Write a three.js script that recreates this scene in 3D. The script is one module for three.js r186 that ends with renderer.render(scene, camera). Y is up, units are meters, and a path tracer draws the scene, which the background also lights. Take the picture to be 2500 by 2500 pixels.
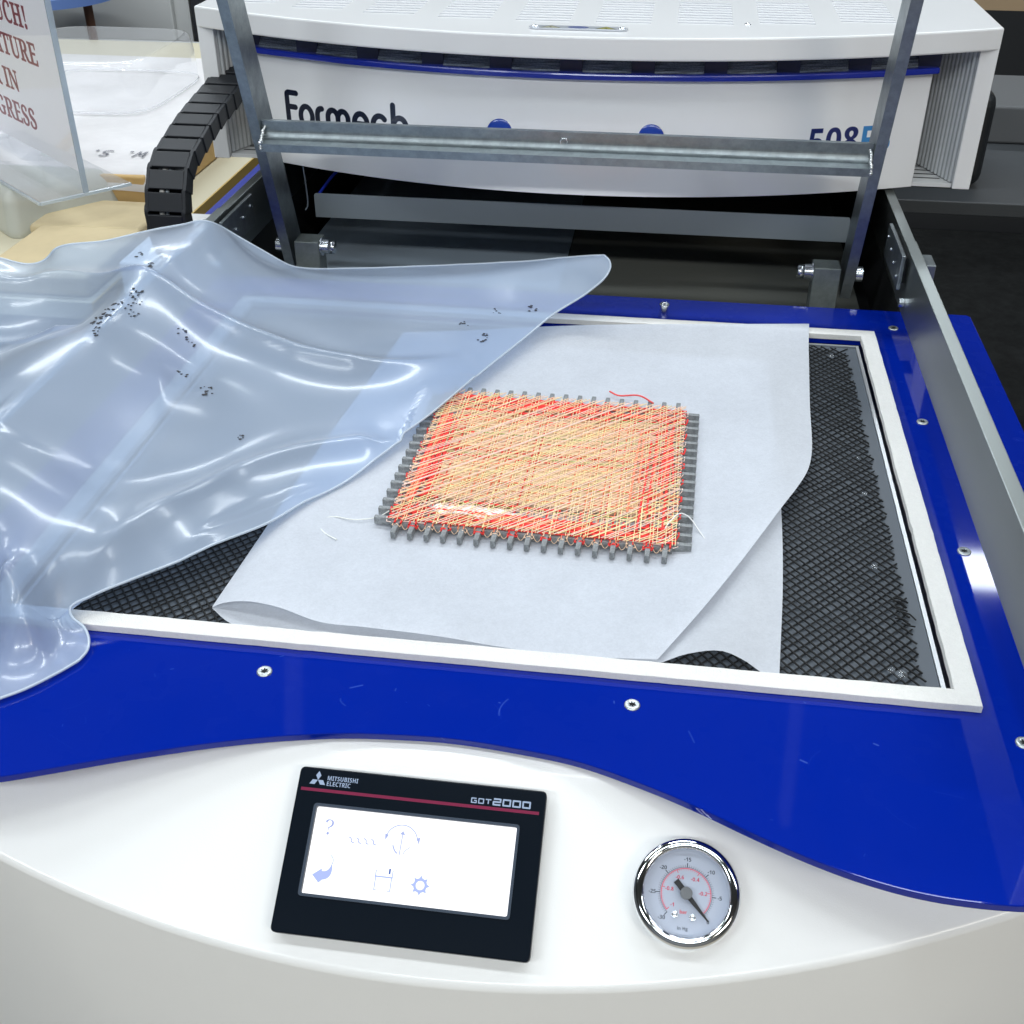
import * as THREE from 'three';
import { RectAreaLightUniformsLib } from 'three/addons/lights/RectAreaLightUniformsLib.js';
import { RoundedBoxGeometry } from 'three/addons/geometries/RoundedBoxGeometry.js';
import { mergeGeometries, mergeVertices, toCreasedNormals } from 'three/addons/utils/BufferGeometryUtils.js';

// ------------------------------------------------------------------ camera, light, exposure
const scene = new THREE.Scene();
const camera = new THREE.PerspectiveCamera(47.64, 1, 0.02, 30);
camera.position.set(0.0998, 0.42, 0.75);
camera.rotation.order = 'YXZ';
camera.rotation.set(-0.5819, 0.1381, 0.0006);
const renderer = new THREE.WebGLRenderer({ antialias: true });
renderer.toneMapping = THREE.LinearToneMapping;
renderer.toneMappingExposure = .80;
renderer.shadowMap.enabled = true;
scene.background = new THREE.Color(0, 0, 0);
RectAreaLightUniformsLib.init();
// rows of ceiling lamps over the hall: [x, z, length along x, width, radiance, warm]
const LAMP_Y = 1.75;
const LAMPS = [
  [-1.5, -0.75, 1.25, 0.16, 26, 0], [0.15, -0.75, 1.25, 0.16, 36, 0], [1.8, -0.75, 1.25, 0.16, 22, 0],
  [-1.2, -2.4, 1.25, 0.20, 30, 0], [0.6, -2.4, 1.25, 0.20, 22, 0],
  [-1.5, 0.55, 1.25, 0.16, 22, 0], [0.15, 0.55, 1.25, 0.16, 14, 0], [1.8, 0.55, 1.25, 0.16, 16, 0],
  [-1.5, 2.3, 1.25, 0.30, 36, 0], [0.15, 2.3, 1.25, 0.30, 26, 0], [1.8, 2.3, 1.25, 0.30, 34, 1],
];
const COOL = [0.88, 0.95, 1.0], WARM = [1.0, 0.93, 0.82];

// ------------------------------------------------------------------ helpers
let seed = 7;
const rnd = () => ((seed = (seed * 1664525 + 1013904223) >>> 0) / 4294967296);
const jit = (a) => (rnd() * 2 - 1) * a;
const V = (x, y, z) => new THREE.Vector3(x, y, z);
const taken = new Map();
function numbered(name) {
  const n = taken.get(name) || 0; taken.set(name, n + 1);
  return n ? `${name}_${String(n).padStart(3, '0')}` : name;
}
const origin = new Map();                       // world place of each object's own origin (no turned parents)
function thing(name, label, category, at = [0, 0, 0], group) {
  const o = new THREE.Group(); o.name = numbered(name); o.position.set(...at); scene.add(o);
  o.userData = { label, category }; if (group) o.userData.group = group;
  origin.set(o, V(...at)); return o;
}
// geometry in world metres; with `at`, geometry round its own origin, placed at world point `at`
function part(name, geo, mat, parent, at, rot) {
  const m = new THREE.Mesh(geo, mat); m.name = name; m.castShadow = m.receiveShadow = true;
  const o = origin.get(parent) || V(0, 0, 0);
  if (at) { m.position.set(at[0] - o.x, at[1] - o.y, at[2] - o.z); origin.set(m, V(...at)); }
  else { geo.translate(-o.x, -o.y, -o.z); origin.set(m, o.clone()); }
  if (rot) m.rotation.set(...rot);
  parent.add(m); return m;
}
function groupPart(name, parent, at) {
  const g = new THREE.Group(), o = origin.get(parent); g.name = name; g.position.set(at[0] - o.x, at[1] - o.y, at[2] - o.z);
  origin.set(g, V(...at)); parent.add(g); return g;
}
function single(name, geo, mat, label, category, at, rot) {
  const m = new THREE.Mesh(geo, mat); m.name = numbered(name); m.castShadow = m.receiveShadow = true;
  if (at) m.position.set(...at); if (rot) m.rotation.set(...rot);
  m.userData = label ? { label, category } : { kind: 'structure' }; scene.add(m); origin.set(m, V(...(at || [0, 0, 0]))); return m;
}
const flat = (g) => { g = g.index ? g.toNonIndexed() : g; for (const k of Object.keys(g.attributes)) if (!['position', 'normal', 'uv'].includes(k)) g.deleteAttribute(k); return g; };
const merge = (list) => mergeGeometries(list.map(flat));
function box(x0, x1, y0, y1, z0, z1, r = 0) {
  const w = x1 - x0, h = y1 - y0, d = z1 - z0;
  const g = r ? new RoundedBoxGeometry(w, h, d, 2, r) : new THREE.BoxGeometry(w, h, d);
  g.translate((x0 + x1) / 2, (y0 + y1) / 2, (z0 + z1) / 2); return boxUV(g);
}
function boxUV(g) {                                // uv in metres by the main axis of each face
  g = g.index ? g.toNonIndexed() : g; g.computeVertexNormals();
  const p = g.attributes.position, n = g.attributes.normal, uv = new Float32Array(p.count * 2);
  for (let i = 0; i < p.count; i++) {
    const ax = Math.abs(n.getX(i)), ay = Math.abs(n.getY(i)), az = Math.abs(n.getZ(i));
    const [a, b] = ay >= ax && ay >= az ? [p.getX(i), p.getZ(i)] : ax >= az ? [p.getZ(i), p.getY(i)] : [p.getX(i), p.getY(i)];
    uv[2 * i] = a; uv[2 * i + 1] = b;
  }
  g.setAttribute('uv', new THREE.BufferAttribute(uv, 2)); return g;
}
// bar of rectangular section between two points; w across (in `side` direction), h along the other
function bar(a, b, w, h, side = V(1, 0, 0)) {
  const d = b.clone().sub(a), L = d.length(), g = new THREE.BoxGeometry(w, h, L);
  const zz = d.normalize(), yy = zz.clone().cross(side).normalize(), xx = yy.clone().cross(zz);
  g.applyMatrix4(new THREE.Matrix4().makeBasis(xx, yy, zz)); g.translate((a.x + b.x) / 2, (a.y + b.y) / 2, (a.z + b.z) / 2); return g;
}
function tube(pts, r, n = 5, seg) {
  const c = pts.length === 2 ? new THREE.LineCurve3(pts[0], pts[1]) : new THREE.CatmullRomCurve3(pts, false, 'centripetal');
  return new THREE.TubeGeometry(c, seg || (pts.length === 2 ? 1 : pts.length * 4), r, n, false);
}
function gridGeo(nu, nv, f, close) {              // f(u, v) -> [x, y, z, s, t]
  const pos = [], uv = [], idx = [];
  for (let j = 0; j <= nv; j++) for (let i = 0; i <= nu; i++) { const q = f(i / nu, j / nv); pos.push(q[0], q[1], q[2]); uv.push(q[3] ?? i / nu, q[4] ?? j / nv); }
  for (let j = 0; j < nv; j++) for (let i = 0; i < nu; i++) { const a = j * (nu + 1) + i, b = a + 1, c = a + nu + 1, d = c + 1; idx.push(a, c, b, b, c, d); }
  const g = new THREE.BufferGeometry();
  g.setAttribute('position', new THREE.Float32BufferAttribute(pos, 3)); g.setAttribute('uv', new THREE.Float32BufferAttribute(uv, 2));
  g.setIndex(idx); g.computeVertexNormals(); return g;
}
function extrudeXZ(shape, y0, y1, bevel = 0, seg = 48) { // shape drawn in (x, -z)
  const g = new THREE.ExtrudeGeometry(shape, { depth: y1 - y0 - 2 * bevel, bevelEnabled: bevel > 0, bevelThickness: bevel, bevelSize: bevel, bevelOffset: -bevel, bevelSegments: 2, curveSegments: seg });
  g.rotateX(-Math.PI / 2); g.translate(0, y0 + bevel, 0); return g;
}
const cyl = (r, h, n = 24, r2) => new THREE.CylinderGeometry(r2 ?? r, r, h, n);
const lathe = (pts, n = 48) => new THREE.LatheGeometry(pts.map((p) => new THREE.Vector2(...p)), n);
// piecewise smooth curve through sorted samples
function through(xs, ys) {
  return (x) => {
    let i = 0; while (i < xs.length - 2 && x > xs[i + 1]) i++;
    const m = (k) => (k <= 0 || k >= xs.length - 1 ? 0 : (ys[k + 1] - ys[k - 1]) / (xs[k + 1] - xs[k - 1]));
    const h = xs[i + 1] - xs[i], t = Math.min(1, Math.max(0, (x - xs[i]) / h));
    return (2 * t ** 3 - 3 * t * t + 1) * ys[i] + (t ** 3 - 2 * t * t + t) * h * m(i) + (-2 * t ** 3 + 3 * t * t) * ys[i + 1] + (t ** 3 - t * t) * h * m(i + 1);
  };
}
// ------------------------------------------------------------------ textures
function hash(x, y, s) { let h = (x * 374761393 + y * 668265263 + s * 1442695041) | 0; h = Math.imul(h ^ (h >>> 13), 1274126177); return ((h ^ (h >>> 16)) >>> 0) / 4294967296; }
function vnoise(x, y, px, py, s) {
  const xi = Math.floor(x), yi = Math.floor(y), fx = x - xi, fy = y - yi, w = (t) => t * t * (3 - 2 * t);
  const g = (i, j) => hash(((i % px) + px) % px, ((j % py) + py) % py, s), u = w(fx), v = w(fy);
  return (g(xi, yi) * (1 - u) + g(xi + 1, yi) * u) * (1 - v) + (g(xi, yi + 1) * (1 - u) + g(xi + 1, yi + 1) * u) * v;
}
// tiling noise, octaves [[cells x, cells y, weight], ...]
function noiseTex(n, oct, f, srgb, rep = 1, repY) {
  const d = new Uint8Array(n * n * 4);
  for (let j = 0; j < n; j++) for (let i = 0; i < n; i++) {
    let v = 0, w = 0; oct.forEach(([cx, cy, a], k) => { v += a * vnoise(i / n * cx, j / n * cy, cx, cy, k + 3); w += a; });
    const c = f(v / w, i / n, j / n); for (let k = 0; k < 3; k++) d[(j * n + i) * 4 + k] = Math.max(0, Math.min(255, Math.round(255 * (c.length ? c[k] : c)))); d[(j * n + i) * 4 + 3] = 255;
  }
  const t = new THREE.DataTexture(d, n, n); t.wrapS = t.wrapT = THREE.RepeatWrapping; t.magFilter = THREE.LinearFilter; t.minFilter = THREE.LinearMipmapLinearFilter; t.generateMipmaps = true;
  t.repeat.set(rep, repY ?? rep); if (srgb) t.colorSpace = THREE.SRGBColorSpace; t.needsUpdate = true; return t;
}
function canvasTex(w, h, draw) {
  const c = document.createElement('canvas'); c.width = w; c.height = h; draw(c.getContext('2d'), w, h);
  const t = new THREE.CanvasTexture(c); t.colorSpace = THREE.SRGBColorSpace; t.anisotropy = 8; return t;
}
const lin = (r, g, b) => new THREE.Color().setRGB(r, g, b);
const std = (c, rough, o = {}) => new THREE.MeshStandardMaterial({ color: lin(...c), roughness: rough, ...o });
const phy = (c, rough, o = {}) => new THREE.MeshPhysicalMaterial({ color: lin(...c), roughness: rough, ...o });

// uv is in metres on most pieces: repeat = tiles per metre
const fine = noiseTex(256, [[64, 64, 1], [128, 128, 1]], (v) => v, false, 40);
const cloud = noiseTex(256, [[4, 4, 1], [11, 11, .7], [31, 31, .4]], (v) => v, false, 6);
const galvMap = noiseTex(256, [[9, 9, 1], [23, 23, .8], [61, 61, .5]], (v) => [.74 + .16 * (v - .5), .76 + .16 * (v - .5), .77 + .16 * (v - .5)], true, 14);
const galvRough = noiseTex(256, [[7, 7, 1], [31, 31, .8], [90, 90, .6]], (v) => .75 + .25 * (v - .5), false, 14);
const brushed = noiseTex(256, [[3, 180, 1], [7, 240, .7], [5, 5, .6]], (v) => .8 + .55 * (v - .5), false, 5);
const dusty = noiseTex(512, [[5, 5, 1], [17, 17, .7], [60, 60, .5]], (v, x, y) => { const s = hash(Math.floor(x * 512), Math.floor(y * 512), 9) > .9985 ? .35 : 0; return .55 + .5 * (v - .5) + s; }, false, 3);
const paperMap = noiseTex(512, [[6, 6, .6], [29, 29, .5], [90, 90, .8], [220, 220, .9]], (v) => [.895 + .08 * (v - .5), .905 + .08 * (v - .5), .925 + .08 * (v - .5)], true, 7);
const foamMap = noiseTex(256, [[5, 5, .7], [40, 40, .7], [120, 120, 1]], (v) => [.97 + .05 * (v - .5), .965 + .05 * (v - .5), .955 + .05 * (v - .5)], true, 12);

// deck paint: deep blue with the few pale scratches and dust specks of the photograph, x -0.374..0.374, z -0.27..0.40
const deckMap = canvasTex(2048, 2048, (c, W, H) => {
  const X = (x) => (x + .374) / .748 * W, Y = (z) => (z + .27) / .67 * H; c.fillStyle = '#01208f'; c.fillRect(0, 0, W, H); c.lineCap = 'round';
  const mark = (x, z, dx, dz, w, a, bend = 0) => { c.globalAlpha = a; c.strokeStyle = '#8fa4de'; c.lineWidth = w; c.beginPath(); c.moveTo(X(x), Y(z)); c.quadraticCurveTo(X(x + dx / 2 + bend), Y(z + dz / 2), X(x + dx), Y(z + dz)); c.stroke(); };
  mark(-.052, .294, .006, -.003, 3, .28); mark(-.055, .303, .004, .005, 2, .2, -.002); mark(.034, .291, -.003, .013, 2, .28, -.003); mark(.186, .315, .003, .0015, 3, .35); mark(.224, .298, .002, .001, 3, .35); mark(.13, .302, .003, .008, 2, .2);
  for (let k = 0; k < 170; k++) { const x = jit(.37), z = -.27 + rnd() * .67; mark(x, z, jit(.002), jit(.002), .8 + rnd() * 1.6, .12 + rnd() * .3); }
  for (let k = 0; k < 26; k++) { const x = jit(.37), z = .27 + rnd() * .12; mark(x, z, jit(.018), jit(.012), 1 + rnd(), .04 + rnd() * .05, jit(.004)); }
  c.globalAlpha = 1;
});
deckMap.wrapS = deckMap.wrapT = THREE.RepeatWrapping; deckMap.repeat.set(1 / .748, -1 / .67); deckMap.offset.set(.5, 1 - .27 / .67);
const M = {
  white: phy([.84, .84, .825], .34, { clearcoat: .35, clearcoatRoughness: .12, bumpMap: fine, bumpScale: .00004 }),
  hoodWhite: phy([.87, .872, .875], .24, { clearcoat: .5, clearcoatRoughness: .05 }),
  louvre: std([.50, .51, .54], .9),
  blue: phy([1, 1, 1], .5, { map: deckMap, clearcoat: .9, clearcoatRoughness: .05, specularIntensity: .02, roughnessMap: dusty }),
  darkBlue: std([.002, .006, .05], .4),
  foam: std([.86, .855, .84], .95, { map: foamMap, bumpMap: fine, bumpScale: .0004 }),
  bed: std([.085, .10, .12], .5),
  alu: std([.70, .72, .74], .38, { metalness: 1 }),
  galv: std([.56, .59, .60], .55, { metalness: 1, map: galvMap, roughnessMap: galvRough }),
  rail: phy([.36, .39, .385], .36, { metalness: 1, anisotropy: .75, anisotropyRotation: Math.PI / 2 }),
  block: std([.40, .43, .41], .45, { metalness: .5, map: galvMap }),
  screw: std([.52, .56, .56], .42, { metalness: 1 }),
  zinc: std([.80, .84, .88], .26, { metalness: 1 }),
  chrome: std([.80, .82, .84], .08, { metalness: 1 }),
  black: std([.012, .014, .016], .45),
  chain: std([.012, .014, .018], .5),
  net: std([.004, .0045, .005], .75),
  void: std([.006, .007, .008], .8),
  bayMetal: std([.20, .23, .25], .5, { metalness: .3 }),
  paper: phy([.94, .955, .98], .95, { map: paperMap, transmission: .38, thickness: 0, bumpMap: fine, bumpScale: .0001, side: THREE.DoubleSide }),
};
// ------------------------------------------------------------------ the hall
{
  const carpet = std([.022, .024, .024], .95, { map: noiseTex(256, [[30, 30, 1], [90, 90, 1]], (v) => .55 + .5 * v, true, 1), bumpMap: fine, bumpScale: .002 });
  const wallM = std([.20, .21, .22], .9), ceilM = std([.10, .105, .11], .9);
  single('floor', box(-4.2, 4.2, -1.15, -.95, -3.4, 3.6), carpet);
  single('aisle_floor', box(-4.2, 4.2, -.9499, -.944, .62, 3.6), std([.46, .42, .36], .5));
  single('ceiling', box(-4.2, 4.2, 2.2, 2.35, -3.4, 3.6), ceilM);
  single('back_wall', box(-4.2, 4.2, -.949, 2.199, -3.4, -3.25), std([.03, .031, .033], .9));
  single('left_wall', box(-4.35, -4.201, -.949, 2.199, -3.24, 3.6), wallM);
  single('right_wall', box(4.201, 4.35, -.949, 2.199, -3.24, 3.6), wallM);
  single('front_wall', box(-4.2, 4.2, -.949, 2.199, 3.61, 3.75), wallM);
  LAMPS.forEach(([x, z, L, w, I, warm], i) => {
    const c = warm ? WARM : COOL;
    const row = z < -2 ? 'farthest back row' : z < 0 ? 'row over the hood' : z < 1 ? 'row over the table' : 'front row', where = `${row}, ${x < -.5 ? 'left' : x > 1 ? 'right' : 'centre'}`;
    const t = thing('ceiling_light', `long white ceiling light over the machine, ${where}`, 'ceiling light', [x, LAMP_Y, z], 'ceiling lights over the hall');
    part('housing', box(x - L / 2 - .02, x + L / 2 + .02, LAMP_Y + .004, LAMP_Y + .07, z - w / 2 - .02, z + w / 2 + .02), std([.7, .7, .7], .5), t);
    part('diffuser', box(x - L / 2, x + L / 2, LAMP_Y, LAMP_Y + .003, z - w / 2, z + w / 2), std([.8, .8, .8], .6, { emissive: lin(...c), emissiveIntensity: 3 }), t);
    part('cable', tube([V(x - L / 3, LAMP_Y + .07, z), V(x - L / 3, 2.2, z)], .003), M.black, t);
    const l = new THREE.RectAreaLight(lin(...c), I, L, w); l.position.set(x, LAMP_Y - .004, z); l.lookAt(x, LAMP_Y - 1, z); scene.add(l);
  });
}
// ------------------------------------------------------------------ the machine
const machine = thing('vacuum_forming_machine', 'white and blue tabletop vacuum forming machine with open clamp frame and heater hood', 'vacuum former', [0, -.95, 0]);
const DECK = -.005, WELL = .2718;
const waveX = [-.40, -.37, -.33, -.29, -.255, -.23, -.208, -.185, -.149, -.112, -.08, -.0465, -.019, .0086, .041, .0754, .1091, .1352, .1599, .1838, .2067, .2293, .2519, .2783, .31, .345, .40];
const waveZ = [.33, .352, .375, .3885, .3905, .387, .3814, .3723, .3577, .3443, .335, .3281, .3253, .3241, .3264, .3314, .3425, .3535, .3656, .3764, .3846, .3899, .392, .3912, .386, .372, .33];
const wave = through(waveX, waveZ);
{
  // blue deck plate with its wavy front edge and the aperture
  const s = new THREE.Shape(); s.moveTo(-.374, .262); s.lineTo(-.371, .2654); s.lineTo(.371, .2654); s.lineTo(.374, .262);
  for (let i = 0; i <= 150; i++) { const x = .374 - .748 * i / 150; s.lineTo(x, -wave(x)); }
  const h = new THREE.Path(); h.moveTo(-.2725, .1965); h.lineTo(-.2725, -.2575); h.lineTo(.2725, -.2575); h.lineTo(.2725, .1965); h.closePath(); s.holes.push(h);
  part('deck_plate', boxUV(extrudeXZ(s, DECK - .0045, DECK, .0006)), M.blue, machine);
  // white silicone foam seal, cut a little unevenly
  const ring = new THREE.Shape(), edge = (x0, y0, x1, y1, a, path, first) => { const n = 70; for (let i = 0; i < n; i++) { const t = i / n, nx = -(y1 - y0), ny = x1 - x0, L = Math.hypot(nx, ny), q = a * ((vnoise(t * 23, 1, 64, 64, 5) - .5) * .35 + (vnoise(t * 60, 4, 64, 64, 6) - .5) * .6 - (vnoise(t * 61, 9, 64, 64, 8) > .93 ? .8 : 0)); const X = x0 + (x1 - x0) * t + nx / L * q, Y = y0 + (y1 - y0) * t + ny / L * q; first && i === 0 ? path.moveTo(X, Y) : path.lineTo(X, Y); } };
  const rect = (X, z0, z1, a, path) => { edge(-X, -z1, X, -z1, a, path, true); edge(X, -z1, X, -z0, a, path); edge(X, -z0, -X, -z0, a, path); edge(-X, -z0, -X, -z1, a, path); path.closePath(); };
  rect(.2828, -.2077, .2675, .0005, ring); const inner = new THREE.Path(); rect(.2702, -.1955, .2553, .0009, inner); ring.holes.push(inner);
  part('foam_seal', boxUV(extrudeXZ(ring, DECK + .0002, 0, .0004, 4)), M.foam, machine);
  // the well under the aperture: dark blue walls, grey table with a bright edge
  part('well_wall', merge([box(-.279, -.273, -.03, DECK - .0048, -.203, .264), box(.273, .279, -.03, DECK - .0048, -.203, .264), box(-.2729, .2729, -.03, DECK - .0048, -.203, -.197), box(-.2729, .2729, -.03, DECK - .0048, .258, .264)]), M.darkBlue, machine);
  const tb = part('forming_table', box(-.2655, .2655, -.03, -.0075, -.1855, .2515), M.bed, machine);
  part('table_edge', merge([box(-.2682, -.2657, -.03, -.0062, -.1885, .2545), box(.2657, .2682, -.03, -.0062, -.1885, .2545), box(-.2656, .2656, -.03, -.0062, -.1885, -.1862), box(-.2656, .2656, -.03, -.0062, .2522, .2545)]), M.alu, tb);
  // countersunk screws
  const head = lathe([[0, .0004], [.0012, .0005], [.0024, .0010], [.0036, .0010], [.0042, .0005], [.0043, 0]], 28), sock = cyl(.0021, .0012, 6), slotG = merge([0, 1, 2].map((k) => new THREE.BoxGeometry(.0040, .0004, .0007).rotateY(k * Math.PI / 3)));
  for (const [x, z] of [[-.3, .287], [-.1021, .2878], [.1, .2866], [.3, .2872], [.301, .1158], [.301, -.0551], [.302, -.2267]]) {
    const sc = part('screw', head, M.screw, machine, [x, DECK + .0002, z], [0, rnd() * 3, 0]);
    const so = new THREE.Mesh(slotG, M.void); so.name = 'socket'; so.position.y = .0007; sc.add(so);
  }
  const cap = part('cap_screw', lathe([[.0024, .0092], [.0026, .0128], [.0040, .0128], [.0046, .0121], [.0046, .0045], [.0034, .0043], [.0034, 0]], 28), M.zinc, machine, [.1015, DECK, -.2235]);
  const cs = new THREE.Mesh(cyl(.0024, .001, 6), M.void); cs.name = 'socket'; cs.position.y = .0092; cap.add(cs);
  // body under the deck, sloping control fascia and bulging front wall in one moulded cover
  part('body', box(-.36, .36, -.95, -.13, -.95, .26), M.white, machine);
  const zc = (x) => .4240 - .64 * x * x, slope = .63, yf = (z) => -.012 - (z - .331) * slope;
  const prof = (x, v) => {
    const zb = .27, ze = zc(x), r = .006, ye = yf(ze), ny = .846, nz = .533;
    if (v < .5) { const t = v / .5, z = zb + (ze - .0045 - zb) * t; return [x, Math.min(yf(z), -.0115), z, x, -z]; }
    if (v < .62) { const t = (v - .5) / .12, a = t * (Math.PI / 2 - Math.atan(.63) ) , cz = ze - .0045 - nz * r, cy = yf(ze - .0045) - ny * r, a0 = Math.atan2(nz, ny) ; const an = a0 + a; return [x, cy + Math.cos(an) * r, cz + Math.sin(an) * r, x, -ze - t * .005]; }
    const t = (v - .62) / .38, cz = ze - .0045 - nz * r + r, cy = yf(ze - .0045) - ny * r; return [x, cy + (-.95 - cy) * t, cz - .02 * t, x, -ze - .01 - t];
  };
  part('front_cover', gridGeo(96, 50, (u, v) => prof(-.43 + .86 * u, v)), M.white, machine);
}
// ------------------------------------------------------------------ touch screen and gauge on the fascia
const SL = Math.atan(.63);                       // fascia slope: local y of a panel runs up the slope, local z out of it
const TILT = [-(Math.PI / 2 - SL), 0, 0];
{
  const w = .1258, h = .0800, ctr = [-.0013, -.0405 + .0035, .3766 + .002];
  const s = new THREE.Shape(), r = .0028, rr = (sh, x, y, X, Y, q) => { sh.moveTo(x + q, y); sh.lineTo(X - q, y); sh.quadraticCurveTo(X, y, X, y + q); sh.lineTo(X, Y - q); sh.quadraticCurveTo(X, Y, X - q, Y); sh.lineTo(x + q, Y); sh.quadraticCurveTo(x, Y, x, Y - q); sh.lineTo(x, y + q); sh.quadraticCurveTo(x, y, x + q, y); };
  rr(s, -w / 2, -h / 2, w / 2, h / 2, r);
  const dx0 = -.0513, dx1 = .0502, dy1 = h / 2 - .0188, dy0 = dy1 - .0422, hole = new THREE.Path(); rr(hole, dx0, dy0, dx1, dy1, .0012); s.holes.push(hole);
  const g = new THREE.ExtrudeGeometry(s, { depth: .0042, bevelEnabled: true, bevelThickness: .0008, bevelSize: .0007, bevelOffset: -.0007, bevelSegments: 2, curveSegments: 6 });
  const p = g.attributes.position, uv = g.attributes.uv; for (let i = 0; i < p.count; i++) uv.setXY(i, p.getX(i) / w + .5, p.getY(i) / h + .5);
  const print = canvasTex(1536, 977, (c, W, H) => {
    c.fillStyle = '#020c17'; c.fillRect(0, 0, W, H);
    c.fillStyle = '#7a2844'; c.fillRect(26, 127, W - 62, 19);
    c.fillStyle = '#98a6be';
    const dia = (x, y, dx, dy, ex, ey) => { c.beginPath(); c.moveTo(x, y); c.lineTo(x + dx, y + dy); c.lineTo(x + dx + ex, y + dy + ey); c.lineTo(x + ex, y + ey); c.closePath(); c.fill(); };
    const X = 122, Y = 75; dia(X, Y, -16, -27, 16, -27); dia(X, Y, 16, -27, -16, -27); c.beginPath(); c.moveTo(X, Y - 54); c.lineTo(X + 17, Y - 27); c.lineTo(X, Y); c.lineTo(X - 17, Y - 27); c.fill();
    dia(X, Y, -33, 0, -17, 28); dia(X, Y, -33, 0, 0, 0); c.beginPath(); c.moveTo(X, Y); c.lineTo(X - 17, Y + 28); c.lineTo(X - 50, Y + 28); c.lineTo(X - 33, Y); c.fill(); c.beginPath(); c.moveTo(X, Y); c.lineTo(X + 33, Y); c.lineTo(X + 50, Y + 28); c.lineTo(X + 17, Y + 28); c.fill();
    c.font = 'bold 37px sans-serif'; c.save(); c.translate(178, 72); c.scale(.92, 1); c.fillText('MITSUBISHI', 0, 0); c.fillText('ELECTRIC', 0, 34); c.restore();
    // squarish model lettering
    c.strokeStyle = '#98a6be'; c.lineCap = 'butt'; c.lineJoin = 'round';
    const P = { G: [[1, 0, 0, 0, 0, 1, 1, 1, 1, .5, .5, .5]], O: [[0, 0, 1, 0, 1, 1, 0, 1, 0, -.1]], T: [[-.1, 0, 1.1, 0], [.5, 0, .5, 1]], 2: [[0, 0, 1, 0, 1, .5, 0, .5, 0, 1, 1.05, 1]] };
    let x = 1085; for (const ch of 'GOT') { c.lineWidth = 7; for (const q of P[ch]) { c.beginPath(); for (let i = 0; i < q.length; i += 2) c.lineTo(x + q[i] * 29, 86 + q[i + 1] * 26); c.stroke(); } x += 44; }
    x += 2; for (const ch of '2OOO') { c.lineWidth = 10; for (const q of P[ch]) { c.beginPath(); for (let i = 0; i < q.length; i += 2) c.lineTo(x + q[i] * 42, 78 + q[i + 1] * 34); c.stroke(); } x += 60; }
  });
  const scr = part('touch_screen', g, phy([1, 1, 1], .3, { map: print, specularIntensity: .3 }), machine, ctr, TILT);
  const sub = (n, geo, mat, x, y, z) => { const m = new THREE.Mesh(geo, mat); m.name = n; m.position.set(x, y, z); m.castShadow = m.receiveShadow = true; scr.add(m); return m; };
  const dw = dx1 - dx0, dh = dy1 - dy0;
  const view = canvasTex(1024, 426, (c, W, H) => {
    c.fillStyle = '#fdfdff'; c.fillRect(0, 0, W, H);
    c.strokeStyle = '#8f9ac6'; c.fillStyle = '#8f9ac6'; c.lineWidth = 7; c.lineCap = 'round';
    c.font = '104px serif'; c.fillText('?', 52, 132);
    c.globalAlpha = 1; c.lineWidth = 5; for (let k = 0; k < 4; k++) { c.beginPath(); c.moveTo(188 + k * 38, 132); c.quadraticCurveTo(204 + k * 38, 138, 200 + k * 38, 148); c.quadraticCurveTo(202 + k * 38, 158, 214 + k * 38, 156); c.stroke(); }
    c.globalAlpha = .9; c.beginPath(); c.arc(452, 128, 82, Math.PI * 1.06, Math.PI * 1.94); c.stroke();
    c.beginPath(); c.moveTo(452, 190); c.lineTo(455, 86); c.stroke(); c.beginPath(); c.moveTo(440, 92); c.lineTo(455, 74); c.lineTo(468, 94); c.fill();
    c.beginPath(); c.moveTo(366, 96); c.lineTo(386, 100); c.lineTo(370, 128); c.fill(); c.beginPath(); c.moveTo(528, 104); c.lineTo(546, 96); c.lineTo(542, 134); c.fill();
    c.lineWidth = 7; c.beginPath(); c.moveTo(414, 150); c.quadraticCurveTo(424, 176, 438, 184); c.stroke(); c.lineWidth = 4; c.beginPath(); c.moveTo(502, 150); c.quadraticCurveTo(478, 164, 470, 186); c.stroke();
    c.globalAlpha = 1; c.fillStyle = '#9aa8da'; c.beginPath(); c.moveTo(34, 330); c.lineTo(78, 296); c.lineTo(80, 308); c.quadraticCurveTo(118, 312, 124, 262); c.quadraticCurveTo(146, 340, 88, 350); c.lineTo(72, 366); c.fill();
    c.strokeStyle = '#a9b6de'; c.lineWidth = 5; c.beginPath(); c.arc(96, 258, 32, -1.1, .5); c.stroke();
    c.fillStyle = '#9aa8da'; c.fillRect(348, 272, 5, 34); c.fillRect(432, 268, 5, 38); c.fillRect(346, 300, 92, 7); c.fillRect(350, 307, 5, 62); c.fillRect(430, 307, 5, 62); c.fillRect(350, 366, 18, 4); c.fillRect(416, 366, 18, 4); c.fillStyle = '#34569c'; c.fillRect(414, 262, 9, 26);
    c.fillStyle = '#9aa8da'; c.save(); c.translate(578, 324); for (let k = 0; k < 8; k++) { c.rotate(Math.PI / 4); c.beginPath(); c.moveTo(-9, -32); c.lineTo(0, -48); c.lineTo(9, -32); c.fill(); } c.restore(); c.strokeStyle = '#9aa8da'; c.lineWidth = 13; c.beginPath(); c.arc(578, 324, 28, 0, 7); c.stroke();
    c.globalAlpha = .6; c.lineWidth = 4; c.beginPath(); c.moveTo(880, 62); c.lineTo(892, 82); c.moveTo(930, 60); c.lineTo(950, 92); c.stroke();
  });
  sub('display', new THREE.PlaneGeometry(dw, dh), std([.02, .02, .02], .3, { emissive: lin(.97, .98, 1), emissiveIntensity: 1.75, emissiveMap: view }), (dx0 + dx1) / 2, (dy0 + dy1) / 2, .0022);
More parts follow.
